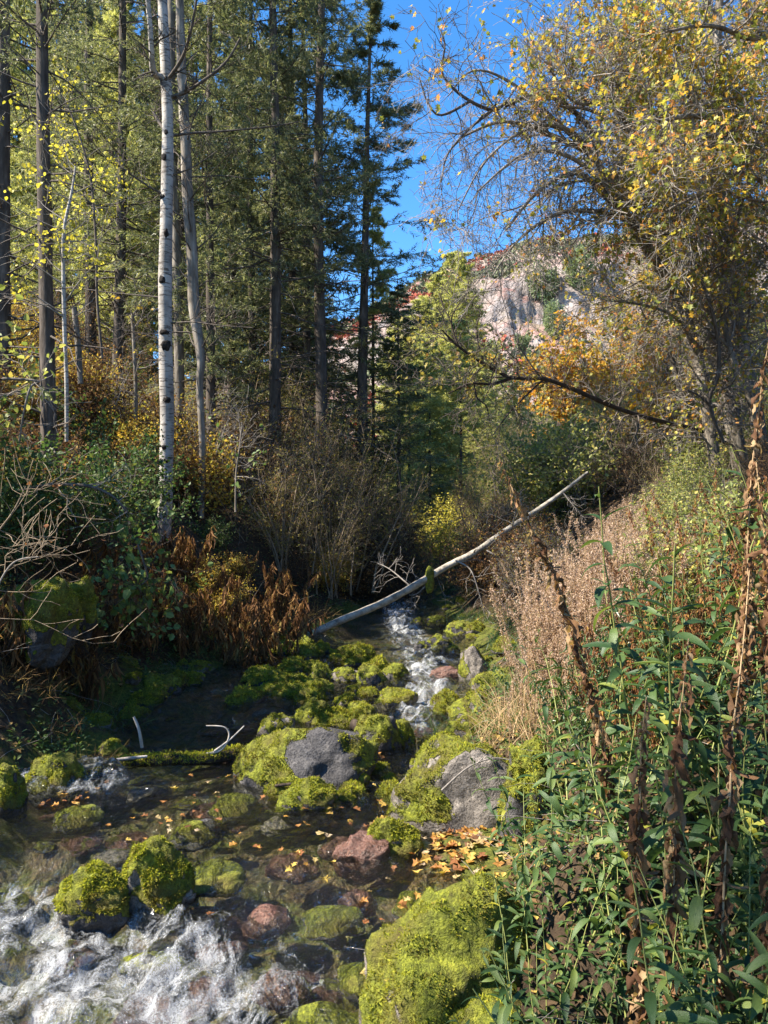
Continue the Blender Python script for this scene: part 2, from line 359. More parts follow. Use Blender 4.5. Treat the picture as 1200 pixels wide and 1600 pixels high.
def water_mat():
    m, nt, out = new_mat('water')
    n1 = tex(nt, 7, 5, .6, stretch=(1.6, .7, 1), dist=.8); n2_ = tex(nt, 26, 3, .6, stretch=(1.2, .8, 1))
    h = math_n(nt, 'ADD', n1, math_n(nt, 'MULTIPLY', n2_, .3))
    bn = nt.nodes.new('ShaderNodeBump'); bn.inputs['Strength'].default_value = 1.; bn.inputs['Distance'].default_value = .09; nt.links.new(h, bn.inputs['Height'])
    gl = nt.nodes.new('ShaderNodeBsdfGlossy'); gl.inputs['Roughness'].default_value = .06; nt.links.new(bn.outputs[0], gl.inputs['Normal'])
    tr = nt.nodes.new('ShaderNodeBsdfTransparent'); tr.inputs[0].default_value = (.92, .94, .88, 1)
    fr = nt.nodes.new('ShaderNodeFresnel'); fr.inputs['IOR'].default_value = 1.34; nt.links.new(bn.outputs[0], fr.inputs['Normal'])
    mx = nt.nodes.new('ShaderNodeMixShader'); nt.links.new(math_n(nt, 'ADD', fr.outputs[0], .015), mx.inputs[0]); nt.links.new(tr.outputs[0], mx.inputs[1]); nt.links.new(gl.outputs[0], mx.inputs[2])
    at_ = N(nt, 'ShaderNodeAttribute', attribute_name='foam_glints')
    fn = tex(nt, 5.5, 9, .72, stretch=(1.4, .75, 1), dist=1.4); fb = tex(nt, 95, 4, .8)
    f = math_n(nt, 'ADD', at_.outputs['Fac'], math_n(nt, 'MULTIPLY', math_n(nt, 'SUBTRACT', fn, .5), 2.6))
    f = math_n(nt, 'ADD', f, math_n(nt, 'MULTIPLY', math_n(nt, 'SUBTRACT', fb, .5), 1.5))
    fk = ramp(nt, math_n(nt, 'MULTIPLY', f, .55), [(.22, 0.), (.5, .38), (.95, .88)])
    fd = bsdf(nt, None, (.8, .83, .86), .5, .5, fb, .02, .9)
    m2 = nt.nodes.new('ShaderNodeMixShader'); nt.links.new(fk, m2.inputs[0]); nt.links.new(mx.outputs[0], m2.inputs[1]); nt.links.new(fd.outputs[0], m2.inputs[2])
    nt.links.new(m2.outputs[0], out.inputs[0]); return m
M['water'] = water_mat()
def mountain_mat():
    m, nt, out = new_mat('mountain_rock')
    a = tex(nt, .03, 7, .7); b = tex(nt, .12, 6, .75, stretch=(1.6, 1, .5)); c = tex(nt, .5, 5, .7)
    col = ramp(nt, b, [(.3, (.17, .12, .105)), (.5, (.33, .245, .22)), (.7, (.43, .34, .31))])
    red = ramp(nt, a, [(.5, 0.), (.6, .55)]); col = mixc(nt, red, col, (.3, .12, .095))
    col = mixc(nt, ramp(nt, tex(nt, .022, 6, .7, coord='Generated' if False else 'Object'), [(.5, 0.), (.62, .6)]), col, (.2, .2, .13))
    g = nt.nodes.new('ShaderNodeNewGeometry'); sp = nt.nodes.new('ShaderNodeSeparateXYZ'); nt.links.new(g.outputs['True Normal'], sp.inputs[0])
    cl = ramp(nt, sp.outputs[2], [(.42, 1.), (.6, 0.)])
    cc = ramp(nt, tex(nt, .16, 6, .7, stretch=(1.5, 1.5, .25)), [(.3, (.17, .14, .13)), (.55, (.34, .295, .275)), (.75, (.44, .39, .37))])
    col = mixc(nt, cl, col, cc); col = mixc(nt, ramp(nt, c, [(.38, .75), (.5, 0.)]), col, (.13, .105, .09)); col = mixc(nt, ramp(nt, tex(nt, .9, 4, .7), [(.58, 0.), (.7, .5)]), col, (.52, .44, .40))
    bsdf(nt, out, col, .95, .05, math_n(nt, 'ADD', b, c), 2.5, .7); return m
M['mountain'] = mountain_mat()

# ------------------------------------------------------------------ terrain
YK = [0, 3.3, 4.35, 5.2, 6, 6.5, 8.7, 10, 13, 16.3, 18.6, 22, 30, 45, 120, 1000]
XLK = [-3.9, -3.6, -3.4, -3.2, -3.0, -2.6, -2.9, -2.5, -1.75, -.35, -.15, .25, 1.4, 3, 6, 20]
XRK = [-.05, .0, .32, .7, .62, .5, .8, 1.15, 1.6, 1.3, 1.25, 1.3, 2.2, 4, 7, 22]
def banks(y): return np.interp(y, YK, XLK), np.interp(y, YK, XRK)
def zwater(y): return -.16*sstep(4.9, 3.7, y)+.006*np.maximum(y-6, 0)-.1*sstep(3.4, 2.6, y)
def ground_z(x, y):
    x, y = np.broadcast_arrays(np.asarray(x, float), np.asarray(y, float))
    xl, xr = banks(y)
    wob = .18*n2(x*.3, y, 1.1, 3, 3); xl = xl+wob; xr = xr+wob
    zw = zwater(y)
    sl = np.maximum(xl-x, 0); sr = np.maximum(x-xr, 0)
    inside = np.minimum(x-xl, xr-x)
    zi = zw-.30*sstep(-.05, .5, inside)+.09*n2(x, y, 2.2, 3, 5)*sstep(0, .3, inside)
    zl = zw+1.3*sstep(-.1, 2.0, sl)+.52*np.maximum(sl-1.3, 0)
    zr = zw+.42*sstep(-.1, 1.0, sr)+.62*np.maximum(sr-.7, 0)
    hl = 46*(1-np.exp(-np.maximum(zl-3, 0)/46)); zl = np.minimum(zl, 3)+hl
    hr = 60*(1-np.exp(-np.maximum(zr-3, 0)/60)); zr = np.minimum(zr, 3)+hr
    z = np.where(inside > 0, zi, np.where(sl > 0, zl, zr))
    out = sstep(0, .8, -inside)
    z = z+out*(.16*n2(x, y, .7, 4, 9)+.05*n2(x, y, 3.1, 2, 11))
    z = z+sstep(60, 250, y)*.06*(y-60)
    # shallow shelf that carries the raft of fallen leaves
    q = np.exp(-(((x-.55)/.42)**2+((y-5.0)/.42)**2)**1.5); z = z*(1-q)+q*(zw+.02+.02*n2(x, y, 4, 2, 8))
    return z
def gz(x, y): return float(ground_z(np.array([x]), np.array([y]))[0])
def grid_mesh(g, X, Y, Z, a, m=0):
    ny, nx = X.shape; i = np.arange(ny-1)[:, None]*nx; j = np.arange(nx-1)[None]
    F = np.stack([i+j, i+j+1, i+nx+j+1, i+nx+j], -1).reshape(-1, 4)
    g.add(np.stack([X, Y, Z], -1), F, m, True, a.ravel())
xs = np.concatenate([-np.geomspace(900, 9, 46), -np.linspace(8.8, 4, 46)[0:], np.linspace(-3.92, 3, 150), np.geomspace(3.06, 900, 80)])
ys = np.concatenate([np.linspace(-12, 1.2, 14), np.geomspace(1.3, 30, 230), np.geomspace(30.6, 1500, 90)])
X, Y = np.meshgrid(xs, ys); Z = ground_z(X, Y)
xl, xr = banks(Y); ins = np.minimum(X-xl, xr-X)
g = Geo(); grid_mesh(g, X, Y, Z, .62-.6*sstep(0, 1.3, -ins))
ground = g.build('ground', [M['ground'], M['bed']], att='moss'); tag(ground, kind='structure')
me = ground.data; cen = np.zeros(len(me.polygons)*3); me.polygons.foreach_get('center', cen); cen = cen.reshape(-1, 3)
pl, pr = banks(cen[:, 1]); mi = ((cen[:, 0] > pl-.1) & (cen[:, 0] < pr+.05) & (cen[:, 2] < zwater(cen[:, 1])-.01) & (cen[:, 1] < 60)).astype(np.int32)
me.polygons.foreach_set('material_index', mi)

# water sheet with real ripples
yw = np.geomspace(1.9, 28, 400); u = np.linspace(-.12, 1.12, 200)
XL, XR = banks(yw); Xw = XL[:, None]+(XR-XL)[:, None]*u[None]; Yw = np.repeat(yw[:, None], len(u), 1)
def rapid(x, y):
    e = lambda cx, cyy, sx, sy: np.exp(-((x-cx)/sx)**2-((y-cyy)/sy)**2)
    r = 1.05*sstep(5.0, 3.9, y+.22*(x+1.2))*(.42+.58*sstep(-.1, -.9, x))
    r = r+1.9*e(-2.6, 6.1, .6, .26)+.9*e(.35, 8.2, .3, 1.3)+1.*e(.6, 9.9, .35, 1.)+1.1*e(.35, 13.5, .4, 2.4)+1.*e(.3, 17, .5, 2)+.45*e(1.1, 11, .5, .6)+.35*e(.8, 12, .9, 1.5)
    r = r+.45*e(-1.4, 7.9, .4, .25)+.4*e(-1.5, 10.7, .9, .5)+.35*e(-.35, 6.1, .3, .15)+.35*e(-.2, 5.6, .3, .3)+.3*e(-1.7, 5.0, .7, .25)+.33*e(-2, 9.2, .9, 1.2)
    return r
rp = rapid(Xw, Yw)
amp = .024+.075*np.clip(rp, 0, 1)
Zw = zwater(Yw)+amp*n2(Xw*1.4, Yw*.9, 3.2, 4, 21)+amp*.5*np.abs(n2(Xw*1.2, Yw, 7, 2, 25))
Zw = Zw+.11*np.exp(-((Xw+2.5)/.6)**2-((Yw-6.2)/.22)**2)
foam_glints = -.42+1.05*np.clip(rp, 0, 1.0)+.25*n2(Xw, Yw, 2.5, 3, 31)*np.clip(rp*2, 0, 1)  # besides foam, the base level paints white sun-glint specks over calm water
g = Geo(); grid_mesh(g, Xw, Yw, Zw, foam_glints)
water = g.build('stream_water', M['water'], att='foam_glints'); tag(water, kind='structure')

# mountain across the valley
mx = np.concatenate([np.linspace(-420, -62, 40), np.linspace(-60, 330, 240), np.linspace(334, 700, 50)]); my = np.concatenate([np.linspace(240, 425, 36), np.linspace(426, 450, 20), np.linspace(453, 640, 36), np.linspace(650, 900, 14)])
MX, MY = np.meshgrid(mx, my)
rid = np.interp(MX*600/np.maximum(MY, 1), [-500, -300, -100, -20, 20, 61, 101, 142, 303, 500], [60, 70, 110, 150, 178, 193, 206, 214, 240, 262])
prof = np.interp(MY+14*n2(MX, MX*0, .02, 3, 2), [240, 300, 428, 444, 600, 640, 900], [.0, .16, .50, .67, 1.0, 1.0, .7])
MZ = rid*prof+7*n2(MX, MY, .018, 5, 4)*sstep(240, 300, MY)+2.2*n2(MX, MY, .09, 3, 6)+3
MY2 = MY+5*n2(MX, MZ, .07, 3, 15)+2.2*np.exp(-((MY-437)/14)**2)*np.abs(n2(MX, MY*0, .16, 3, 18))
g = Geo(); grid_mesh(g, MX, MY2, MZ, MX*0)
tag(g.build('mountain', M['mountain']), kind='structure')
rg = np.random.default_rng(5)
def clump(g, P, S, m=0, k=8):
    M_ = len(P); idx = np.repeat(np.arange(M_), k); d = rnd_dir(rg, M_*k); d[:, 2] = np.abs(d[:, 2])*.9
    leaves(g, P[idx]+d*S[idx, None]*.7, nrm(d+.8*rnd_dir(rg, M_*k)), rnd_dir(rg, M_*k), S[idx]*rg.uniform(.7, 1.3, M_*k), .9, 'dia', m)
k = 14000; cx = rg.uniform(-60, 330, k); cyy = rg.uniform(270, 620, k)
from_x = np.clip(np.searchsorted(mx, cx), 0, len(mx)-1); from_y = np.clip(np.searchsorted(my, cyy), 0, len(my)-1)
px_, py_, pz_ = MX[from_y, from_x], MY2[from_y, from_x], MZ[from_y, from_x]
sel = n2(px_, py_, .02, 4, 44); keep = (sel > -.25) & ~((my[from_y] > 424) & (my[from_y] < 452) & (rg.random(k) < .85))
P_ = np.stack([px_, py_, pz_], -1)[keep]; red = n2(P_[:, 0], P_[:, 1], .022, 3, 55)+.25*rg.normal(size=len(P_)) > .12
g = Geo(); S_ = rg.uniform(.7, 1.9, len(P_))*np.where(rg.random(len(P_)) < .12, 1.9, 1); clump(g, P_[red], S_[red], 0); clump(g, P_[~red], S_[~red]*1.15, 1)
tag(g.build('mountain_scrub', [M['scrub_red'], M['scrub_green']]), kind='stuff')

def juniper(seed):
    rg2 = np.random.default_rng(seed); r = empty('juniper_tree', (0, 0, 0), None, 'tree')
    P, Rr = smooth_line([(0, 0, -1), (.3, 0, 2), (0, .3, 5)], [.35, .25, .1]); g = Geo(); tubes(g, P, Rr, 6); g.build('trunk', M['fir_bark'], r)
    g = Geo(); n = 2600; d = rnd_dir(rg2, n); rad = rg2.uniform(.3, 1, n)**.5; q = d*rad[:, None]*np.array([2.4, 2.4, 3.]); q[:, 2] += 3.6
    q *= (1+.75*noise(d*1.7+seed)[:, None])
    leaves(g, q, nrm(d+.6*rnd_dir(rg2, n)), rnd_dir(rg2, n), rg2.uniform(.3, .7, n), .7, 'dia'); o = g.build('crown', M['juniper'], r); tag(o, kind='stuff'); return r
jp = [Proto(juniper(1)), Proto(juniper(2))]
JL = [(850, 470, 260, 1.6, 'pale grey green juniper high on the mountain, right of the cliff band'),
      (868, 525, 200, 1.25, 'round sunlit juniper on the mountain slope just above the orange maple'),
      (815, 548, 230, .9, 'small dark juniper alone on the pink rubble slope below the cliff'),
      (905, 455, 220, 1.5, 'tall juniper beside a dark rock hollow on the mountain, behind the maple twigs'),
      (838, 575, 180, .9, 'bushy juniper on the mountain slope left of the orange maple crown'),
      (765, 575, 260, 1.0, 'lowest small juniper on the mountain rubble beside the pale fir top')]
for i, (px, py, d, s, lb) in enumerate(JL):
    p = at(px, py, d); 
    ix = int(np.clip(np.searchsorted(mx, p[0]), 0, len(mx)-1))
    # slide along the view ray until it meets the slope
    for dd in np.linspace(230, 620, 400):
        p = at(px, py, dd); iy = int(np.clip(np.searchsorted(my, dd), 0, len(my)-1)); ix = int(np.clip(np.searchsorted(mx, p[0]), 0, len(mx)-1))
        if MZ[iy, ix] >= p[2]: break
    jp[i % 2].put(p-np.array([0, 0, 1.]), i*1.3, s*dd/230*1.05, lb, 'junipers on the mountain')

# ------------------------------------------------------------------ rocks
import bmesh
ICO = {}
def ico(n):
    if n not in ICO:
        bm = bmesh.new(); bmesh.ops.create_icosphere(bm, subdivisions=n, radius=1)
        ICO[n] = (np.array([v.co[:] for v in bm.verts]), np.array([[v.index for v in f.verts] for f in bm.faces])); bm.free()
    return ICO[n]
def rock_shape(seed, size, sub=5, bare=(), mossy=.75, amp=.32, angular=0.):
    V, F = ico(sub); q = V.copy()
    rg2 = np.random.default_rng(seed)
    for _ in range(7):      # chipped planes give facets
        d = nrm(rg2.normal(size=3)); h = rg2.uniform(.62, .95); x = q@d; q = q-np.where(x > h, (x-h)*(.55+.4*angular), 0)[:, None]*d
    q = q*(1+amp*fbm(V*.95+seed*3.1, 3, seed)+.09*fbm(V*3.6+seed, 4, seed+9)+.03*fbm(V*11+seed, 2, seed+5))[:, None]
    q[:, 2] = np.where(q[:, 2] > 0, q[:, 2], q[:, 2]*.8)
    Q = q*np.asarray(size)
    a, b, c = Q[F[:, 0]], Q[F[:, 1]], Q[F[:, 2]]; fn = np.cross(b-a, c-a); vn = np.zeros_like(Q)
    for k in range(3): np.add.at(vn, F[:, k], fn)
    vn = nrm(vn)
    mo = mossy*sstep(-.35, .45, vn[:, 2])+.42*fbm(V*2.2+seed, 3, seed+3)-.5*sstep(.10, -.02, q[:, 2])
    for d, rad in bare: mo = mo-1.2*sstep(rad+.18, rad-.1, np.linalg.norm(nrm(q)-nrm(np.asarray(d, float)), axis=1)+.12*fbm(V*4+seed, 3, seed+8))
    return Q, F, vn, mo
def moss_on(g, rg, Q, F, vn, mo, n, L=.018, w=.5):
    A = np.linalg.norm(np.cross(Q[F[:, 1]]-Q[F[:, 0]], Q[F[:, 2]]-Q[F[:, 0]]), axis=1)*(mo[F].mean(1) > .42)
    if A.sum() <= 0: return
    f = rg.choice(len(F), n, p=A/A.sum()); b = rg.dirichlet((1, 1, 1), n)
    p = (Q[F[f]]*b[..., None]).sum(1); nn = nrm((vn[F[f]]*b[..., None]).sum(1))
    cl = .6+.6*(noise(p*14, 3) > 0)
    leaves(g, p-nn*.004, nrm(nn+.75*rnd_dir(rg, n)), rnd_dir(rg, n), L*cl*rg.uniform(.5, 1.4, n), w, 'needle')
def boulder(name, px, pyb, w, h, seed, label, mat='rock', bare=(), mossy=.75, deep=1., tufts=3500, d=None, sub=5, amp=.3, ang=.2, rot=0., top=None, cat='rock', L=.016):
    """px centre, pyb waterline row, w/h size in photograph pixels"""
    if d is None: d = 2.2*FPX/(pyb-800)
    W, H = w/FPX*d, h/FPX*d
    dp = .38*W*deep
    H *= .95
    loc = at(px, pyb, d)+np.array([0, dp*.6, -.02])
    r = empty(name, loc, label, cat)
    Q, F, vn, mo = rock_shape(seed, (W*.56, dp, H*.98), sub, bare, mossy, amp, ang)
    c, s_ = math.cos(rot), math.sin(rot); Rm = np.array([[c, -s_, 0], [s_, c, 0], [0, 0, 1]]); Q = Q@Rm.T; vn = vn@Rm.T
    g = Geo(); g.add(Q, F, 0, True, mo); g.build('stone', M[mat], r, att='moss')
    if tufts:
        g = Geo(); moss_on(g, np.random.default_rng(seed+50), Q, F, vn, mo, tufts, L); tag(g.build('moss', M['moss_tuft'], r), kind='stuff')
    return r, Q
BIG = [
 ('mossy_boulder', 482, 1232, 205, 88, 11, 'big mossy boulder in midstream with a bare dark patch on its top', dict(mat='rock_dark', bare=[((.15, -.75, .75), .42), ((.55, -.8, .25), .2)], tufts=14000, deep=.95, amp=.2)),
 ('mossy_boulder', 738, 1292, 205, 128, 23, 'large tan boulder against the right bank, half bare, half bright moss', dict(bare=[((.15, -.8, .55), .5), ((.2, -.9, 0.), .5)], tufts=11000, deep=.9, amp=.22, ang=.5)),
 ('mossy_boulder', 715, 1640, 250, 215, 37, 'long bright yellow green moss hummock at the foot of the nearest green weeds', dict(d=3.15, mossy=1.15, tufts=22000, deep=1.5, amp=.2, L=.013)),
 ('mossy_boulder', 775, 1690, 150, 110, 41, 'low moss lump below the long moss hummock, nearest rock on the right bank', dict(d=2.7, mossy=1.1, tufts=9000, deep=1., amp=.2, L=.012)),
 ('mossy_boulder', 232, 1402, 112, 92, 52, 'upright mossy rock alone in the near water with a bright sunlit cap', dict(mossy=1.3, tufts=10000, amp=.12, ang=0.)),
 ('mossy_boulder', 138, 1418, 110, 62, 53, 'darker mossy rock joined to the left of the sunlit capped rock in the near water', dict(mat='rock_dark', mossy=1.2, tufts=7000, amp=.12)),
 ('mossy_rock', 618, 1334, 76, 55, 61, 'small moss cushion beside the red brown wet stone, in front of the tan boulder', dict(mossy=1., tufts=5000)),
 ('wet_rock', 562, 1345, 88, 40, 62, 'bare red brown wet stone sloping into the water left of the moss cushion', dict(mat='rock_red', mossy=-.2, tufts=0, ang=.8)),
 ('mossy_rock', 490, 1264, 92, 42, 63, 'flat mossy rock directly in front of the big cracked boulder', dict(mossy=1., tufts=4500)),
 ('mossy_rock', 540, 1232, 70, 34, 66, 'low moss covered rock at the right foot of the big cracked boulder', dict(mossy=.95, tufts=3500)),
 ('mossy_rock', 487, 1132, 54, 44, 71, 'bright rounded mossy rock behind the big boulder, left of the mossy snag', dict(mossy=1., tufts=3500)),
 ('mossy_rock', 533, 1105, 36, 26, 72, 'small bright moss tuft rock just above the mossy snag', dict(mossy=1., tufts=2000)),
 ('mossy_rock', 562, 1122, 52, 24, 73, 'bright flat moss rock at the right end of the mossy snag', dict(mossy=1., tufts=2500)),
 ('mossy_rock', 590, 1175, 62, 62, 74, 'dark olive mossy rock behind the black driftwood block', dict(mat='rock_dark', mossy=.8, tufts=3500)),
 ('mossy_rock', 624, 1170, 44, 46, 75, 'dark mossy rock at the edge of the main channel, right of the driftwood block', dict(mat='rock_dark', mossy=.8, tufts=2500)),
 ('mossy_rock', 428, 1152, 56, 40, 76, 'brown mossy rock at the left back of the big boulder, leaves caught beside it', dict(mossy=.6, tufts=2500)),
 ('mossy_rock', 616, 1102, 62, 26, 77, 'flat isolated moss rock in the main channel, sunlit', dict(mossy=1.1, tufts=3000)),
 ('mossy_rock', 582, 1069, 42, 36, 81, 'tall dark green mossy rock at the back of the mid-stream rock bar', dict(mat='rock_dark', mossy=.9, tufts=1800)),
 ('mossy_rock', 618, 1066, 40, 26, 82, 'green humped rock at the right end of the mid-stream rock bar', dict(mossy=1., tufts=1800)),
 ('mossy_rock', 545, 1066, 56, 24, 83, 'brownish mossy rock in the middle of the mid-stream rock bar', dict(mossy=.6, tufts=1800)),
 ('mossy_rock', 500, 1062, 40, 28, 84, 'rounded mossy rock left of the brownish one on the rock bar', dict(mossy=.9, tufts=1600)),
 ('mossy_rock', 497, 1082, 46, 22, 85, 'low mossy rock on the near edge of the rock bar', dict(mossy=.9, tufts=1600)),
 ('mossy_rock', 430, 1070, 44, 24, 86, 'dark mossy rock at the left end of the rock bar beside the shaded pool', dict(mat='rock_dark', mossy=.8, tufts=1500)),
 ('mossy_rock', 742, 1062, 54, 50, 91, 'tan pointed rock with mossy sides where the right bank meets the channel', dict(bare=[((.1, -.6, .8), .55)], mossy=.8, tufts=2200, ang=.5)),
 ('mossy_rock', 775, 1085, 62, 48, 92, 'yellow mossy rock just right of the tan pointed rock', dict(mossy=1., tufts=3000)),
 ('wet_rock', 700, 1058, 44, 18, 93, 'low bare brown rock breaking the channel left of the tan pointed rock', dict(mat='rock_red', mossy=0, tufts=0)),
 ('mossy_rock', 752, 1128, 100, 44, 94, 'broad flat moss covered rock on the right water edge, behind the tan boulder', dict(mossy=.85, tufts=5000)),
 ('mossy_rock', 742, 1164, 74, 46, 95, 'green mossy rock on the right edge between the flat rock and the tan boulder', dict(mossy=.9, tufts=4000)),
 ('mossy_rock', 795, 1165, 60, 50, 96, 'smooth bright moss rock under dry twigs on the right bank', dict(mossy=1., tufts=3500)),
 ('mossy_rock', 668, 1214, 54, 46, 97, 'small mossy rock at the left foot of the tan boulder, water running past', dict(mossy=.75, tufts=3000)),
 ('mossy_rock', 712, 1205, 50, 30, 98, 'dull mossy rock squeezed behind the tan boulder', dict(mat='rock_dark', mossy=.7, tufts=2000)),
 ('mossy_boulder', 820, 1300, 100, 150, 99, 'dark moss draped boulder in the shade right of the tan boulder', dict(mat='rock_dark', mossy=.9, tufts=6000, d=5.1)),
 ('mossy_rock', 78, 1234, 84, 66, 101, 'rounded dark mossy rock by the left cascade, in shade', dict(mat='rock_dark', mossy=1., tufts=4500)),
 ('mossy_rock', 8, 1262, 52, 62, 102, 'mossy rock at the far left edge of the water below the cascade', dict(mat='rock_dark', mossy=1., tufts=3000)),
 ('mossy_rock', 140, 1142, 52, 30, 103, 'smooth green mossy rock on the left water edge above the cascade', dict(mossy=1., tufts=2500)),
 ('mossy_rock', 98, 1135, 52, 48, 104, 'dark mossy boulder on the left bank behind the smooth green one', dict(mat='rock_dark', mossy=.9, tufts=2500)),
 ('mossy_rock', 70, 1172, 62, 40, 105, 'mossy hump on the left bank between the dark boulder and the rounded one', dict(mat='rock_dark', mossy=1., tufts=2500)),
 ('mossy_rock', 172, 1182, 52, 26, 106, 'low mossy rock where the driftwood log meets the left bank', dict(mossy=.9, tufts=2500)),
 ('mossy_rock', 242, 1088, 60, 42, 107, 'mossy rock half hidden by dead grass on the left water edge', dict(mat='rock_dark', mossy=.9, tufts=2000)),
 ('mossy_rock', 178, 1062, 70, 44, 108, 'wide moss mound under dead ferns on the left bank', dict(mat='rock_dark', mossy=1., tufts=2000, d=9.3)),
 ('mossy_rock', 308, 1052, 30, 24, 109, 'small moss knob above the white ripple on the left bank', dict(mossy=1., tufts=1000)),
 ('mossy_rock', 445, 1022, 34, 22, 110, 'dark mossy rock below the lower end of the fallen log', dict(mat='rock_dark', mossy=.9, tufts=900)),
 ('mossy_rock', 477, 1018, 30, 22, 111, 'mossy rock in the corner between bank and fallen log', dict(mat='rock_dark', mossy=.9, tufts=900)),
 ('mossy_rock', 686, 1016, 38, 26, 112, 'dark rounded rock in the middle of the far channel', dict(mat='rock_dark', mossy=.6, tufts=900)),
 ('wet_rock', 662, 1016, 26, 14, 113, 'small black wet rock left of the dark rounded rock in the far channel', dict(mat='rock_dark', mossy=.3, tufts=0)),
 ('mossy_rock', 706, 1020, 26, 14, 114, 'flat dark rock right of the dark rounded rock in the far channel', dict(mat='rock_dark', mossy=.6, tufts=500)),
 ('mossy_rock', 720, 995, 46, 24, 115, 'mossy rock under the hanging twigs on the far right edge of the stream', dict(mat='rock_dark', mossy=.8, tufts=900)),
 ('mossy_rock', 652, 975, 24, 14, 116, 'small mossy rock below the middle of the fallen log', dict(mat='rock_dark', mossy=.7, tufts=500)),
 ('mossy_rock', 684, 975, 30, 16, 117, 'mossy rock in the right half of the channel below the fallen log', dict(mat='rock_dark', mossy=.8, tufts=500)),
]
for nm, px, pyb, w, h, sd_, lb, kw in BIG: boulder(nm, px, pyb, w, h, sd_, lb, **kw)

# repeated smaller stones: six moss cobbles and four bare stream stones, copied
rg = np.random.default_rng(77)
def small_rock(name, seed, mat, mossy, tufts, cat='rock'):
    r = empty(name, (0, 0, 0), None, cat); Q, F, vn, mo = rock_shape(seed, (.5, .42, .34), 4, (), mossy, .3, .3)
    g = Geo(); g.add(Q, F, 0, True, mo); g.build('stone', M[mat], r, att='moss')
    if tufts: g = Geo(); moss_on(g, np.random.default_rng(seed), Q, F, vn, mo, tufts, .055); tag(g.build('moss', M['moss_tuft'], r), kind='stuff')
    return Proto(r)
cob = [small_rock('mossy_cobble', 200+i, ('rock', 'rock_dark')[i % 2], .95, 1500) for i in range(5)]
for i in range(84):
    f = i % 5
    if i < 26: y = rg.uniform(8.6, 12.5); x = rg.uniform(-1.7, .05)-.02*(y-9)
    elif i < 34: continue      # rock bar
    elif i < 52: y = rg.uniform(5.5, 14); x = banks(y)[0]+rg.uniform(-.5, .25)
    elif i < 70: y = rg.uniform(6.2, 17); x = banks(y)[1]+rg.uniform(-.15, .5)
    else: y = rg.uniform(5.8, 8.2); x = rg.uniform(-.95, .2)
    s = rg.uniform(.14, .4)*(1.25 if i < 34 else 1)
    z = max(gz(x, y), float(zwater(np.array(y)))-.05)+.02
    lb, gp = (('mossy cobble packed among others on the mid-stream rock bar', 'cobbles of the mid-stream rock bar') if i < 34 else
              ('small mossy cobble along the shaded left water edge', 'cobbles along the left water edge') if i < 52 else
              ('small mossy cobble along the right water edge', 'cobbles along the right water edge') if i < 70 else
              ('small mossy cobble in the shallows around the big cracked boulder', 'cobbles around the big boulder'))
    cob[f].put((x, y, z), rg.uniform(0, 6.3), (s*rg.uniform(.8, 1.3), s, s*rg.uniform(1., 1.35)), lb, gp)
bedst = [small_rock('submerged_stone', 230+i, m_, mo_, 0) for i, (m_, mo_) in enumerate((('rock_red', -.3), ('rock', .35), ('rock_dark', .5), ('rock_red', .3)))]
for i in range(90):
    y = 2.9+7.5*rg.random()**1.5; a, b = banks(y); x = rg.uniform(max(a, -.56*y)+.1, b-.1); s = rg.uniform(.12, .42)
    bedst[i % 4].put((x, y, float(zwater(np.array(y)))-.19-.1*s+rg.uniform(0, .05)), rg.uniform(0, 6.3), (s*1.2, s, s*.5), 'rounded stone lying under the clear shallow water', 'stones on the stream bed')

for i, (px, py, w, kind, lb) in enumerate([(335, 1355, 110, 1, 'green stone just under the water right of the sunlit capped rock'), (520, 1400, 95, 1, 'mossy stone just under the water in the middle of the near stream'), (570, 1465, 110, 1, 'broad green stone under the water left of the long moss hummock'), (650, 1385, 70, 1, 'mossy stone at the water line beside the leaf raft'),
                                                (455, 1335, 80, 0, 'brown red stone under the water below the flat mossy rock'), (510, 1540, 130, 1, 'round algae covered stone in the white water nearest the camera'), (415, 1400, 80, 0, 'brown stone under the water left of the mid stream mossy one'), (305, 1285, 90, 2, 'dull stone under the water above the sunlit capped rock'),
                                                (370, 1245, 90, 1, 'green stone under the water left of the flat mossy rock'), (625, 1485, 70, 1, 'mossy stone with leaves caught on it beside the hummock'), (530, 1310, 70, 0, 'brown stone at the water line left of the red wet one'), (240, 1450, 90, 2, 'dark stone at the head of the white water'), (330, 1480, 80, 0, 'brown stone showing through the white water'), (440, 1480, 90, 0, 'reddish stone in the white water right of centre'), (120, 1265, 80, 2, 'stone under the water below the left cascade'), (560, 1380, 60, 0, 'small red brown stone in the ripples left of the leaf raft')]):
    d = 2.2*FPX/(py-800); W = w/FPX*d; r = empty('submerged_stone', at(px, py, d)+np.array([0, 0, -.085-.15*float(sstep(4.9, 3.7, np.array(d)))]), lb, 'rock')
    Q, F, vn, mo = rock_shape(700+i, (W*.5, W*.45, .085), 4, (), (-.2, 1.2, .6)[kind], .3, .2); g = Geo(); g.add(Q, F, 0, True, mo); g.build('stone', M[('rock_red', 'rock', 'rock_dark')[kind]], r, att='moss')
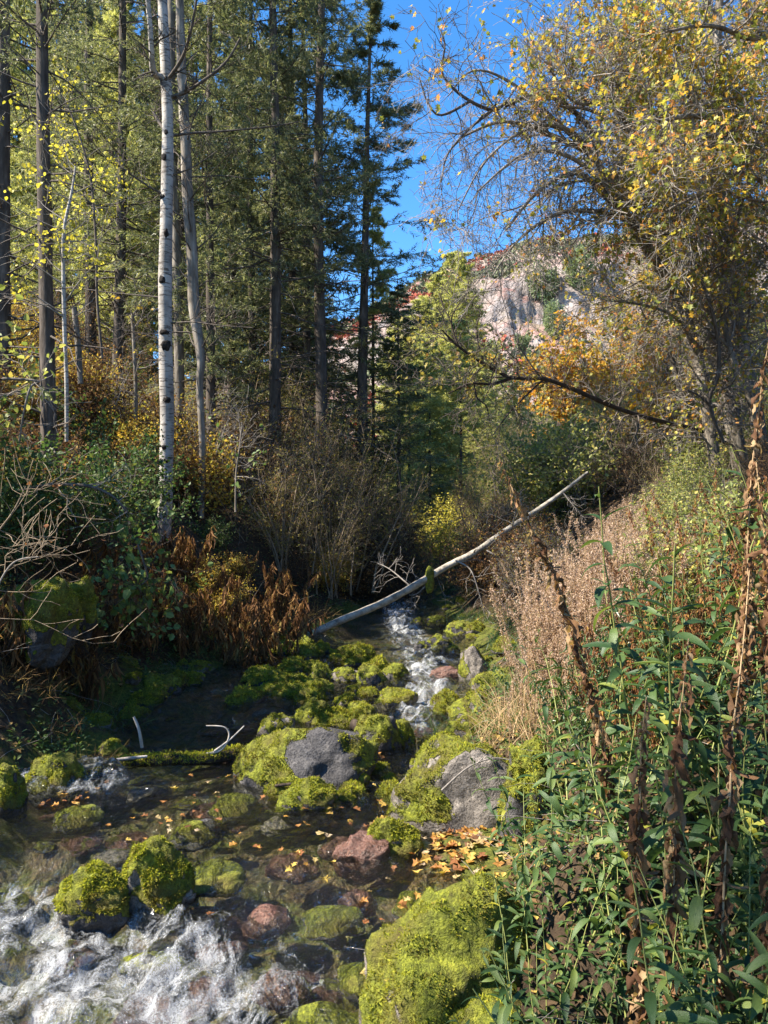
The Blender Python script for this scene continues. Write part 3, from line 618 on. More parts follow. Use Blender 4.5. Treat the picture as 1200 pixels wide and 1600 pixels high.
# ------------------------------------------------------------------ conifers
def conifer(seed, H, base, rmax, r0=.15, dense=1., needle='needle', nlen=.085, dead=46, name='fir_tree', pw=.85):
    rg = np.random.default_rng(seed); root = empty(name, (0, 0, 0), None, 'tree')
    n = 15; h = np.linspace(-.4, H, n); P = np.stack([.12*noise(np.stack([h*.12, h*0+seed, h*0], -1), 1), .12*noise(np.stack([h*.12, h*0+seed+9, h*0], -1), 2), h], -1)
    Rr = r0*(1-np.clip(h/H, 0, 1)*.93)**.9*(1+.5*np.exp(-(h+.4)*1.6))
    g = Geo(); rough_tube(g, P, Rr, 12, .07, 9, seed, sub=5); g.build('trunk', M['fir_bark'], root)
    P0, R0 = P[None], Rr[None]
    # dead lower limbs
    D1, DR, DL = grow(rg, P0, R0, dead, .07, base+.1, 88, 14, lambda i, t: rg.uniform(.6, 2.1, len(t)), 6, .13, -.03, .16, .022, .3)
    D2, DR2, _ = grow(rg, D1, DR, 6, .25, 1, 50, 15, lambda i, t: DL[i]*.38*(1.1-t), 4, .2, -.05, .5, 9, .5)
    g = Geo(); tubes(g, D1, DR, 4); tubes(g, D2, np.maximum(DR2, .003), 3); tag(g.build('dead_limbs', M['dead_twig'], root), kind='stuff')
    prof = lambda u: np.clip(1-u, 0, 1)**pw*(.55+.45*np.clip(u*4, 0, 1))+.05
    B1, BR, BL = grow(rg, P0, R0, int(125*dense), base, .985, 86, 8, lambda i, t: rmax*prof((t-base)/(1-base)), 7, .07, .02, .22, .03, .2)
    B2, BR2, _ = grow(rg, B1, BR, 13, .16, 1, 52, 12, lambda i, t: BL[i]*.42*(1.05-t*.75), 4, .1, -.03, .5, 9, .4, flat=.45)
    g = Geo(); tubes(g, B1, BR, 4); tag(g.build('limbs', M['dead_twig'], root), kind='stuff')
    g = Geo()
    foliage(g, rg, B2, 34, nlen, .2, 'needle', 0, .05, .02, .12, 0, .5, .3, .8)
    foliage(g, rg, B1, 26, nlen, .2, 'needle', 0, .5, .02, .1, 0, .5, .3, .8)
    foliage(g, rg, B2, 1, .28, .035, 'needle', 1, .0, .0, .0, 0, .5, .2, 1.2)
    tag(g.build('crown', [M[needle], M['dead_twig']], root), kind='stuff')
    return Proto(root)
FIR = [conifer(301, 21, .2, 2.5, .15, .95, nlen=.1), conifer(302, 23, .26, 2.4, .16, .85, nlen=.1), conifer(303, 18, .15, 2.4, .12, 1., nlen=.1), conifer(304, 24, .33, 2.2, .17, .8, nlen=.1)]
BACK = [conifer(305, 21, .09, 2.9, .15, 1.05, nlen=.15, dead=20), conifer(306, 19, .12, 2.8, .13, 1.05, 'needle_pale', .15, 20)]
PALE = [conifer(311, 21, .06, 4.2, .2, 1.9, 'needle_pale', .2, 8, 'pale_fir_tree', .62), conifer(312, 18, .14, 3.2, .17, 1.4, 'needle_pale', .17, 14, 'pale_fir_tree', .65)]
def fir_at(pr, px, d, rz, sc, label, group=None, tilt=(0, 0)):
    x = (px-600)/FPX*d; pr.put((x, d, gz(x, d)-.05), rz, sc, label, group, tilt)
rg = np.random.default_rng(9)
NAMED = [
 (3, 78, 10.6, (.68, .68, .92), (0, -.075), 'thick pale lit trunk leaning left at the left edge, fir foliage above'),
 (1, 5, 14, 1.0, (0, .01), 'dark fir trunk at the far left edge behind the leaning one'),
 (0, 192, 19, 1.0, (0, .0), 'dark straight fir left of the white birch, behind the yellow leaved sapling'),
 (2, 335, 17, 1.0, (.0, .01), 'slim dark fir just right of the two pale trunks behind the birch'),
 (0, 368, 23, 1.05, (0, .0), 'fir farther back, between the birch and the two dark middle trunks'),
 (2, 404, 21, 1.1, (.0, -.01), 'thin dark fir pole left of the thick middle trunk'),
 (1, 430, 17.5, 1.0, (0, -.012), 'left of the two thick dark fir trunks in the middle of the forest'),
 (3, 508, 18.5, 1.0, (.0, -.018), 'right of the two thick dark fir trunks, bare to half its height'),
 (0, 556, 21, (1.25, 1.25, .78), (0, .03), 'fir with a pale trunk slanting right, its pointed top against the blue sky'),
 (2, 618, 22, (.7, .7, .5), (0, .0), 'dark fir at the right end of the forest, shading the thicket below'),
 (1, 140, 20.5, 1.0, (0, .0), 'fir behind the yellow leaved sapling on the left slope'),
 (0, 455, 22, .95, (0, .0), 'fir seen in the gap between the two thick dark trunks'),
 (1, 282, 22, 1.05, (0, .0), 'fir hidden partly by the two pale trunks right of the birch'),
]
for v, px, d, s, lb in [(1, 586, 23, (.62, .62, .62), 'broad fir closing the right end of the forest, its tip against the blue sky'), (0, 476, 21, (.85, .85, 1.), 'full crowned fir between the two thick dark trunks')]: fir_at(BACK[v], px, d, px, s, lb)
for v, px, d, s, tl, lb in NAMED: fir_at(FIR[v], px, d, rg.uniform(0, 6), s, lb, None, tl)
for i in range(58):
    d = rg.uniform(21, 46); px = rg.uniform(-120, 540 if d < 32 else 500)
    bx, by = (px-600)/FPX*d, d
    # the light gap that lets the sun reach the yellow bushes and the log
    if any(abs((bx-tx)*math.cos(SUN_ROT)-(by-ty)*math.sin(SUN_ROT)) < 2.6 and bx > -22 for tx, ty in ((2.3, 27), (4.5, 26), (1.5, 24), (3, 29))): continue
    fir_at((BACK*2+FIR)[i % 8 if i % 8 < 6 else i % 2], px, d, rg.uniform(0, 6.3), (rg.uniform(.8, 1.08) if px < 470 else rg.uniform(.62, .8))*(.8 if d < 30 else 1), 'fir deep in the shaded forest behind the front row of trunks', 'background firs of the left forest', (rg.normal()*.015, rg.normal()*.015))
for i, (x, y) in enumerate([(-9.5, -.6), (-15, -3.5)]):  # unseen firs added to shade the near water and weeds
    FIR[(i+1) % 4].put((x, y, gz(x, y)-.1), i*1.7, .95, 'fir added on the left slope beyond the edge of view to shade the foreground', 'unseen shade firs added on the left slope')
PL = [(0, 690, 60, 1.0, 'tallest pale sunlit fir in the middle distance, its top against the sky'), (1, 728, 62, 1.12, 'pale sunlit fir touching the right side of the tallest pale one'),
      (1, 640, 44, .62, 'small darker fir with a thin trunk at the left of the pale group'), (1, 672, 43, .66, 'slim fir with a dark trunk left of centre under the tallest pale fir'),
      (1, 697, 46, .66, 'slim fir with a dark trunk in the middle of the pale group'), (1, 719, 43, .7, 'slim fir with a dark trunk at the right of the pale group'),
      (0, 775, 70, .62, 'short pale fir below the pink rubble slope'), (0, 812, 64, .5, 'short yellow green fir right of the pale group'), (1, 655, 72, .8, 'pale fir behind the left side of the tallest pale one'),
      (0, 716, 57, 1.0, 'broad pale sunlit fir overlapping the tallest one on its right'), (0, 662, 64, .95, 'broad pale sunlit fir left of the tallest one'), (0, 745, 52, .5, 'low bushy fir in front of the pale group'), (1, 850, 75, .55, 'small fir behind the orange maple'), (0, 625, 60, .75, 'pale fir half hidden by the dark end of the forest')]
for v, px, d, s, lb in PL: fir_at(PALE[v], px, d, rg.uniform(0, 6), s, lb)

# ------------------------------------------------------------------ white birch and other thin pale trunks of the left bank
rg = np.random.default_rng(21)
def twiggy(rg, P, Rr, n1, n2c, l1, l2, ang=55, up=.03, rmax=.02, t0=.1, wander=.2):
    """two further levels of twigs on the given limbs -> list of (P, R)"""
    A, AR, AL = grow(rg, P, Rr, n1, t0, 1, ang, 14, lambda i, t: l1*(1.15-.7*t)*np.ones(len(t)), 6, wander, up, .5, rmax, .3)
    B, BR, BL = grow(rg, A, AR, n2c, .15, 1, 48, 14, lambda i, t: l2*(1.1-.5*t)*np.ones(len(t)), 5, wander, up, .55, rmax*.5, .4)
    return (A, AR), (B, BR)
def limb(pts, r0, r1, root, mat, name='branch', k=7):
    P, Rr = smooth_line(pts, np.linspace(r0, r1, len(pts)), 5); g = Geo(); tubes(g, P, Rr*(1+.12*noise(P*7, 4)), k); g.build(name, M[mat], root); return P, Rr
def resample(P, Rr, n=10):
    t = np.linspace(0, len(P)-1, n); i = np.minimum(t.astype(int), len(P)-2); f = (t-i)
    return (P[i]*(1-f[:, None])+P[i+1]*f[:, None]), Rr[i]*(1-f)+Rr[i+1]*f

b = empty('birch_tree', at(257, 875, 13), 'white barked birch with dark eye scars, tallest pale trunk on the left bank', 'tree')
def loc(o, pts): return np.asarray(pts)-np.array(o.location)
TP = at([256, 256, 258, 261, 259, 258, 260, 262, 259, 254, 252], [890, 868, 780, 660, 560, 440, 330, 210, 110, 0, -180], 13)
TR = np.array([23, 21, 22, 21.5, 21, 21, 19, 17, 16, 15, 12])/2/FPX*13
g = Geo(); rough_tube(g, loc(b, TP), TR, 18, .05, 6, 3); g.build('trunk', M['birch_bark'], b)
TPs, TRs = smooth_line(TP, TR, 6)
for k, (py, dx, hh) in enumerate([(445, -.2, .16), (535, .35, .2), (515, .0, .1), (618, .2, .12), (698, -.1, .1), (720, -.5, .09), (712, .2, .07), (762, -.6, .07), (785, .5, .08), (240, -.4, .14), (210, .0, .1), (120, .2, .1), (360, .3, .16), (310, -.6, .08)]):
    i = int(np.argmin(np.abs(TPs[:, 2]-at(0, py, 13)[2]))); V, F = ico(3); r = TRs[i]
    q = V*np.array([r*(.5+.2*math.sin(k)), r*.32, hh*.5]); q = q*(1+.3*noise(V*2.5+k))[:, None]
    ang = dx*1.1; Rm = np.array([[math.cos(ang), -math.sin(ang), 0], [math.sin(ang), math.cos(ang), 0], [0, 0, 1]])
    q = q@Rm.T+TPs[i]+np.array([r*math.sin(ang)*.86, -r*math.cos(ang)*.86, 0])
    g = Geo(); g.add(loc(b, q), F, 0, True); g.build('bark_scar', M['bark_scar'], b)
BL = [([(254, 120), (240, 112), (236, 60), (228, -40)], .06, .035), ([(258, 155), (275, 150), (300, 138), (350, 100), (375, 60)], .04, .015), ([(262, 213), (300, 208), (350, 205), (420, 198), (470, 190)], .028, .008),
      ([(258, 305), (230, 290), (190, 262), (160, 240), (135, 208)], .02, .006), ([(262, 275), (300, 262), (340, 235)], .018, .006), ([(258, 205), (248, 190), (240, 176)], .03, .022),
      ([(258, 130), (285, 90), (300, 40), (310, -20)], .035, .018), ([(256, 535), (225, 522), (190, 515)], .012, .005), ([(254, 465), (180, 458), (90, 450), (0, 468)], .014, .007), ([(266, 505), (300, 503), (340, 508), (395, 512)], .014, .006)]
bl = [limb(loc(b, at([p[0] for p in q], [p[1] for p in q], 13+np.linspace(0, .7*((i % 3)-1), len(q)))), r0, r1, b, 'birch_bark' if r0 > .05 else 'dead_twig') for i, (q, r0, r1) in enumerate(BL)]
P_, R_ = zip(*[resample(*x) for x in bl]); g = Geo()
for A in twiggy(rg, np.array(P_), np.array(R_), 12, 6, .6, .3): tubes(g, A[0], np.maximum(A[1], .003), 3)
tag(g.build('twigs', M['dead_twig'], b), kind='stuff')

def pole(name, pts, rads, d, mat, label, n1=14, l1=.8, lf=None, per=0, lw=.05, cat='tree', tw='twig_grey', t0=.25, n2_=5, l2=.35, up=.02, leafmat='yellow', droop=.3, sp=.04, scars=False):
    p0 = at(pts[0][0], pts[0][1], d); r = empty(name, p0, label, cat)
    P = loc(r, at([p[0] for p in pts], [p[1] for p in pts], d)); Rr = np.asarray(rads)/2/FPX*d
    g = Geo(); rough_tube(g, P, Rr, 10, .07, 7, len(label)); g.build('trunk', M[mat], r)
    Ps, Rs = resample(*smooth_line(P, Rr), 12)
    A, AR, AL = grow(rg, Ps[None], Rs[None], n1, t0, 1, 62, 16, lambda i, t: l1*rg.uniform(.5, 1.3, len(t)), 7, .15, up, .45, .018, .25)
    B, BR, _ = grow(rg, A, AR, n2_, .2, 1, 48, 14, lambda i, t: l2*np.ones(len(t)), 5, .2, up, .5, .008, .4)
    g = Geo(); tubes(g, A, AR, 4); tubes(g, B, np.maximum(BR, .0025), 3); tag(g.build('twigs', M[tw], r), kind='stuff')
    if per:
        cl = noise(B[:, -1]*2.1+3, 6) > -.12; B = B[cl]; per = int(per*1.3)
        g = Geo(); foliage(g, rg, B, per, lw, .8, lf or 'oval', 0, .2, sp, droop, Lsd=.4)
        tag(g.build('leaves', M[leafmat], r), kind='stuff')
    return r
pole('aspen_tree', [(314, 810), (316, 700), (312, 600), (314, 560), (303, 480), (300, 400), (293, 300), (288, 180), (283, 90), (280, -60)], [10, 10.5, 11, 14, 17, 18, 17, 15.5, 14, 11], 15, 'pale_bark', 'pale flaking trunk just right of the white birch, narrowing to a white foot', 30, 1.4, t0=.3, tw='dead_twig')
pole('aspen_tree', [(282, 720), (280, 560), (276, 400), (270, 250), (268, 80), (268, -40)], [15, 15, 14, 13, 12, 10], 17, 'grey_bark', 'grey trunk standing between the white birch and the pale flaking trunk', 24, 1.2, tw='dead_twig')
pole('aspen_sapling', [(104, 690), (104, 600), (101, 520), (99, 420), (100, 360), (112, 300), (118, 260)], [5.5, 6, 6.5, 6, 5, 4, 2], 10.5, 'birch_bark', 'thin white aspen sapling carrying sunlit yellow leaves on the left slope', 26, .85, 'oval', 7, .045, t0=.35, leafmat='yellow', sp=.05)
pole('aspen_sapling', [(160, 560), (152, 470), (150, 380), (140, 270), (112, 180), (90, 140)], [4, 4, 4, 3, 2.5, 1.5], 11.5, 'dead_twig', 'slender sapling with sparse yellow green leaves above the yellow aspen', 26, .8, 'oval', 5, .045, t0=.25, leafmat='yellow', sp=.05)
pole('bare_sapling', [(368, 800), (369, 740), (374, 700), (378, 660)], [3, 3, 2.5, 1.5], 12.5, 'pale_bark', 'short thin pale stem with few green leaves right of the flaking trunk', 14, .5, 'oval', 3, .06, leafmat='pale_green')
pole('bare_sapling', [(212, 700), (212, 600), (208, 510), (207, 490)], [6, 6, 6, 4], 16, 'grey_bark', 'thin grey pole left of the white birch, half hidden by gold leaves', 10, .6, 'oval', 4, .06, leafmat='gold')
pole('dead_snag', [(126, 600), (122, 540), (116, 480)], [8, 9, 8], 14, 'grey_bark', 'broken pale stump trunk behind the aspen sapling on the left slope', 5, .4)
pole('arching_branch', [(20, 770), (50, 762), (90, 757), (140, 760), (175, 775), (200, 800)], [5, 5, 5, 5, 4, 3], 8.5, 'dead_twig', 'bare grey branch arching over the gold bushes of the left bank', 8, .4, cat='branch')
pole('bent_branch', [(-20, 592), (20, 592), (60, 596), (48, 605), (38, 640), (30, 690)], [4, 4.5, 4, 3.5, 3, 3], 8, 'grey_bark', 'bent pale branch among dark green leaves at the far left', 6, .3, cat='branch')

# ------------------------------------------------------------------ shrub kinds of the understory
def shrub(name, seed, H, W, stems, leafm, per, lw, twm='twig_brown', tpl='dia', l2=.3, n1=9, n2_=6, up=.03, spread=.35, lean=.45, sp=.03, wr=.7, r0=.012, droop=.25):
    rg = np.random.default_rng(seed); r = empty(name, (0, 0, 0), None, 'shrub')
    p0 = np.stack([rg.normal(size=stems)*W*.12, rg.normal(size=stems)*W*.12, np.full(stems, -.1)], 1)
    d0 = nrm(np.stack([rg.normal(size=stems)*lean, rg.normal(size=stems)*lean, np.ones(stems)], 1))
    L = H*rg.uniform(.65, 1.15, stems); S = walk(rg, p0, d0, L, 9, .1, .01); SR = r0*rg.uniform(.7, 1.3, stems)[:, None]*np.linspace(1, .3, 9)[None]
    A, AR, AL = grow(rg, S, SR, n1, .18, 1, 50, 14, lambda i, t: spread*W*rg.uniform(.4, 1.2, len(t))*(1.1-.5*t), 6, .18, up, .55, .006, .35)
    B, BR, _ = grow(rg, A, AR, n2_, .15, 1, 48, 15, lambda i, t: l2*np.ones(len(t)), 4, .2, up, .6, .003, .5)
    g = Geo(); tubes(g, S, SR, 5); g.build('stems', M[twm], r)['kind'] = 'stuff'
    g = Geo(); tubes(g, A, np.maximum(AR, .0022), 3, 0); tubes(g, B, np.maximum(BR, .0018), 3, 0); tag(g.build('twigs', M[twm], r), kind='stuff')
    if per:
        g = Geo(); foliage(g, rg, B, per, lw, wr, tpl, 0, .1, sp, droop); foliage(g, rg, A, max(1, per//2), lw, wr, tpl, 0, .4, sp, droop)
        tag(g.build('leaves', M[leafm], r), kind='stuff')
    return Proto(r)
SH = dict(gold=[shrub('gold_bush', 401, 1.2, 1.6, 14, 'gold', 5, .05), shrub('gold_bush', 402, 1.0, 1.5, 13, 'gold', 5, .045)],
          rust=[shrub('rust_bush', 403, 1.0, 1.5, 14, 'rust', 5, .045), shrub('rust_bush', 404, 1.3, 1.4, 13, 'rust', 4, .05)],
          bare=[shrub('bare_bush', 405, 1.7, 1.5, 18, 'rust', 1, .04, 'twig_brown', l2=.35), shrub('bare_bush', 406, 1.4, 1.4, 16, 'willow', 1, .04, 'twig_grey', l2=.3)],
          willow=[shrub('willow_bush', 407, 3.6, 2.4, 17, 'willow', 4, .05, 'twig_tan', lean=.26, spread=.28, r0=.022, l2=.35, up=.06, wr=.4), shrub('willow_bush', 408, 3.2, 2.2, 16, 'willow', 2, .05, 'twig_tan', lean=.3, spread=.3, r0=.02, l2=.4, up=.06, wr=.4)],
          elder=[shrub('pale_green_bush', 409, 2.4, 2.4, 13, 'elder', 4, .075, 'twig_grey', 'oval', .4, 11, 6, spread=.36, r0=.018, sp=.05), shrub('pale_green_bush', 410, 2.0, 2.2, 12, 'elder', 4, .07, 'twig_grey', 'oval', .4, 11, 6, spread=.36, r0=.016, sp=.05)],
          yellow=[shrub('yellow_bush', 411, 1.9, 2.4, 14, 'yellow', 5, .06, l2=.35)],
          green=[shrub('green_bush', 412, 1.5, 1.8, 10, 'green', 4, .07, 'twig_brown', 'oval', .35, 9, 5, sp=.05), shrub('green_bush', 413, 1.0, 1.4, 9, 'pale_green', 4, .06, 'twig_brown', 'oval', .3, 8, 5, sp=.04)])
def put_shrub(kind, px, d, s, label=None, group=None, dz=0, i=[0]):
    i[0] += 1; L = SH[kind]; x = (px-600)/FPX*d
    return L[i[0] % len(L)].put((x, d, gz(x, d)-.03+dz), rg.uniform(0, 6.3), s*rg.uniform(.9, 1.1), label, group)
rg = np.random.default_rng(31)
# left slope undergrowth
for i in range(215):
    d = 7.5+24*rg.random()**1.25; px = rg.uniform(-60, 560)
    x = (px-600)/FPX*d; xl_ = banks(d)[0]
    if x > xl_-.75 or (215 < px < 305 and d < 13.2): continue
    k = rg.choice(['gold', 'rust', 'bare', 'green', 'gold', 'rust', 'bare'], p=[.28, .16, .14, .05, .2, .09, .08])
    s = rg.uniform(.7, 1.25)*(1 if d < 16 else 1.3)
    if xl_-x < 2.2: s *= .62
    nm = {'gold': ('gold leaved bush in the undergrowth of the left slope', 'gold bushes of the left slope'), 'rust': ('rust brown bush in the undergrowth of the left slope', 'rust bushes of the left slope'),
          'bare': ('leafless twiggy bush in the undergrowth of the left slope', 'bare bushes of the left slope'), 'green': ('dark green bush in the undergrowth of the left slope', 'green bushes of the left slope')}[k]
    put_shrub(k, px, d, s, *nm)
# centre thicket
for i, (px, d, s) in enumerate([(455, 17, 1.1), (490, 18.5, 1.15), (530, 17.5, 1.1), (560, 19.5, 1.1), (600, 21, 1.), (415, 19, 1.1), (475, 22, 1.2), (545, 23, 1.1), (505, 16, .8), (440, 15.5, .8)]):
    put_shrub('willow', px, d, s, 'tall many stemmed willow with thin yellowing leaves in front of the dark middle trunks', 'willows of the centre thicket')
for i in range(44):
    d = rg.uniform(17, 28); px = rg.uniform(430, 640)
    put_shrub(('bare', 'bare', 'rust', 'bare')[i % 4], px, d, rg.uniform(.8, 1.25), 'brown leafless bush in the dark thicket behind the fallen log', 'bushes of the dark thicket')
for i in range(16):
    d = rg.uniform(13.5, 19); x = banks(d)[1]+rg.uniform(.5, 1.8)
    put_shrub(('bare', 'rust')[i % 3 == 0], 600+x/d*FPX, d, rg.uniform(.7, 1.05), 'brown twiggy bush in the shadow under the raised end of the fallen log', 'bushes under the log')
YB = [('yellow', 705, 26, 1.3, 'bright yellow bush low in the centre, at the foot of the pale firs'), ('yellow', 690, 23, .8, 'smaller yellow bush in front of the bright one, behind the fallen log'),
      ('willow', 765, 25, .95, 'rounded olive yellow willow right of the bright yellow bush'), ('willow', 800, 28, 1.0, 'olive willow behind the raised end of the log'), ('willow', 740, 31, .9, 'olive willow between the yellow bush and the firs'),
      ('green', 660, 30, 1.2, 'dark green bush left of the bright yellow bush'), ('yellow', 850, 26, .9, 'yellow bush behind the top end of the fallen log')]
for k, px, d, s, lb in YB: put_shrub(k, px, d, s, lb)
# right slope: sunlit pale bushes
for i in range(64):
    d = rg.uniform(10.5, 26); px = rg.uniform(800, 1290)
    if px < 965 and d < 17: continue
    k = ('elder', 'elder', 'willow', 'bare', 'elder', 'gold')[i % 6]
    nm = {'elder': ('sunlit pale green bush on the right slope', 'pale green bushes of the right slope'), 'willow': ('sunlit yellowing willow on the right slope', 'willows of the right slope'), 'bare': ('grey leafless bush on the right slope', 'bare bushes of the right slope'), 'gold': ('gold leaved bush on the right slope', 'gold bushes of the right slope')}[k]
    put_shrub(k, px, d, rg.uniform(.7, 1.1)*(.42 if d < 14.5 and px > 930 else 1), *nm)
for i in range(14):
    y = rg.uniform(5.5, 11); x = banks(y)[1]+rg.uniform(1.4, 4.5)
    SH['elder' if i % 2 else 'bare'][i % 2].put((x, y, gz(x, y)), i, rg.uniform(.32, .5), 'low tangled bush behind the tall weeds of the right bank', 'tangled bushes behind the weeds')
# leafy green branches of the left edge
for i, (px, py, d, s) in enumerate([(40, 640, 9, 1.), (120, 660, 9.5, 1.), (175, 690, 10, .8), (20, 720, 8.5, .9), (215, 650, 11, .8)]):
    p = at(px, py, d); SH['green'][0].put((p[0], p[1], max(gz(p[0], p[1]), p[2]-1.5*s)), i*2., s*.8, ('broad leaved green shrub at the far left under the yellow aspen', 'green shrub under the yellow aspen sapling', 'green shrub between aspen sapling and white birch', 'dark green shrub low at the far left edge', 'green shrub just left of the white birch')[i])
g_ = pole('green_sprig', [(215, 850), (225, 880), (230, 905), (205, 925), (180, 945)], [3, 3, 2.5, 2, 1], 8.2, 'dead_twig', 'drooping branch of round green leaves below the foot of the white birch', 20, .42, 'oval', 6, .07, cat='branch', tw='twig_brown', t0=.05, leafmat='pale_green', droop=.5, sp=.05)
pole('bare_twig_shrub', [(-60, 980), (-20, 860), (20, 800), (40, 760)], [3.5, 3, 2.5, 1.5], 5.2, 'twig_tan', 'leafless pale twigs reaching in from the left edge', 8, .7, 'oval', 1, .03, cat='shrub', tw='twig_tan', t0=.05, n2_=6, l2=.3, leafmat='brown_leaf')
pole('bare_twig_shrub', [(-40, 1010), (-10, 930), (20, 880), (60, 870)], [3.5, 3, 2.5, 2], 5, 'twig_grey', 'lower bunch of pale bare twigs at the left edge beside the mossy stump', 14, .6, 'oval', 1, .03, cat='shrub', tw='twig_tan', t0=.05, n2_=6, l2=.25, leafmat='brown_leaf')
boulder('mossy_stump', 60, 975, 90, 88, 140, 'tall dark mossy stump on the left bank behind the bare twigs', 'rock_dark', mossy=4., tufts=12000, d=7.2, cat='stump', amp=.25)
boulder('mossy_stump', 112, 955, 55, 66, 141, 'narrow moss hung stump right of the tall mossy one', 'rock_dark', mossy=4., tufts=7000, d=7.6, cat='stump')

# ------------------------------------------------------------------ right hand trees
rg = np.random.default_rng(47)
def maple(name, trunk, rads, limbs, label, leafm, per=6, n1=18, l1=.9, n2_=9, l2=.4, lw=.054, mat='grey_bark', leaf_from=.0, tpl='maple', up=.0, wander=.22, bare=(), tw='twig_grey', thin=.42):
    p0 = at(*trunk[0]); r = empty(name, p0, label, 'tree')
    P = loc(r, np.array([at(*q) for q in trunk])); d0 = trunk[0][2]
    Rr = np.array(rads)*(1.0 if rads[0] > 12 else .8)/2/FPX*d0; g = Geo(); rough_tube(g, P, Rr, 12, .09, 7, len(label)); g.build('trunk', M[mat], r)
    LP, LR = [], []; Ps, Rs = resample(*smooth_line(P, Rr), 12); LP.append(Ps); LR.append(Rs); B_ = [False]
    for j, (pts, r0, r1) in enumerate(limbs):
        q = loc(r, np.array([at(*x) for x in pts])); x = limb(q, r0, r1, r, mat); a = resample(*x, 12); LP.append(a[0]); LR.append(a[1]); B_.append(j in bare)
    gt = Geo(); gl = Geo()
    for a, b_, isb in zip(LP, LR, B_):
        ln = plen(a[None])[0]; c = max(4, int(n1*ln/2.5*(.62 if isb else 1)))
        A, AR, AL = grow(rg, a[None], b_[None], c, .12, 1, 55, 18, lambda i, t: l1*rg.uniform(.5, 1.4, len(t)), 8, wander, up-(.1 if isb else 0), .5, .018, .3)
        B, BR, BLn = grow(rg, A, AR, n2_, .1, 1, 48, 16, lambda i, t: l2*rg.uniform(.6, 1.4, len(t)), 5, wander, up-(.08 if isb else 0), .55, .007, .4)
        Cc, CR, _ = grow(rg, B, BR, 5, .15, 1, 45, 15, lambda i, t: l2*.45*np.ones(len(t)), 3, wander, up-.02, .6, .0035, .6)
        tubes(gt, A, AR, 5); tubes(gt, B, np.maximum(BR, .0034), 3); tubes(gt, Cc, np.maximum(CR, .0024), 3)
        if per:
            keep = rg.random(len(Cc)) < (.07 if isb else 1)
            # leaves gather in clumps so that sky shows between
            keep &= (noise(Cc[:, 0]*1.5+7, 3) > -.08) & (rg.random(len(Cc)) < thin*np.where(Cc[:, 0, 2]+p0[2] > (5.2 if d0 < 14 else 0), 1, .4))
            foliage(gl, rg, Cc[keep], per, lw, .95, tpl, 0, .2, .035, .45)
    tag(gt.build('twigs', M[tw], r), kind='stuff')
    if per: tag(gl.build('leaves', M[leafm], r), kind='stuff')
    return r
D = 11
maple('maple_tree', [(1122, 760, 11), (1112, 690, 11), (1102, 620, 11), (1085, 540, 11), (1062, 470, 10.6), (1015, 395, 10.2), (985, 345, 9.8)], [19, 18, 19, 17, 15, 15, 12],
      [([(985, 345, 9.8), (945, 290, 9.3), (890, 245, 8.9), (820, 240, 8.6), (745, 300, 8.4)], .04, .008), ([(985, 345, 9.8), (930, 330, 9.2), (870, 335, 8.8), (810, 375, 8.6), (770, 430, 8.5)], .035, .008), ([(930, 250, 9.6), (870, 190, 9.2), (800, 130, 9), (740, 110, 8.8), (700, 150, 8.7)], .03, .006), ([(960, 300, 9.5), (900, 210, 9), (830, 200, 8.7), (760, 250, 8.5), (715, 330, 8.4)], .03, .006),
       ([(1085, 540, 11), (1060, 500, 10.4), (1020, 480, 9.8), (960, 470, 9.2)], .03, .012), ([(985, 345, 9.8), (950, 310, 9.4), (900, 270, 9), (840, 300, 8.7), (790, 360, 8.5)], .05, .012), ([(985, 345, 9.8), (930, 250, 9.6), (870, 215, 9.3), (790, 190, 9), (720, 215, 8.8)], .05, .012),
       ([(1015, 395, 10.2), (985, 300, 10.6), (975, 200, 11), (990, 90, 11.3), (1000, -30, 11.5)], .05, .02), ([(1085, 540, 11), (1120, 480, 11.3), (1150, 400, 11.6)], .03, .012)],
      'left trunk of the right hand maples, forking toward the sky gap with drooping bare ends', 'maple_mix', 4, bare=(0, 1, 2, 3, 5, 6), mat='pale_bark')
maple('maple_tree', [(1160, 740, 12), (1148, 680, 12), (1136, 620, 12), (1122, 560, 12), (1105, 490, 11.7), (1088, 420, 11.3), (1062, 345, 10.8), (1035, 270, 10.3)], [26, 24, 24, 22, 19, 17, 14, 11],
      [([(1035, 270, 10.3), (1000, 215, 9.8), (950, 165, 9.3), (900, 160, 9), (860, 110, 8.7)], .045, .012), ([(1062, 345, 10.8), (1075, 250, 10.8), (1080, 150, 10.8), (1070, 40, 10.8), (1060, -60, 10.8)], .05, .02),
       ([(1035, 270, 10.3), (1005, 170, 10.2), (960, 80, 10), (900, 20, 9.7)], .04, .012), ([(1105, 490, 11.7), (1060, 420, 11.9), (1000, 440, 12), (940, 470, 12.2)], .03, .01), ([(1000, 215, 9.8), (930, 175, 9.2), (870, 165, 8.9)], .03, .01)],
      'thick pale trunk in the middle of the right hand maples', 'maple_mix', 5, mat='pale_bark')
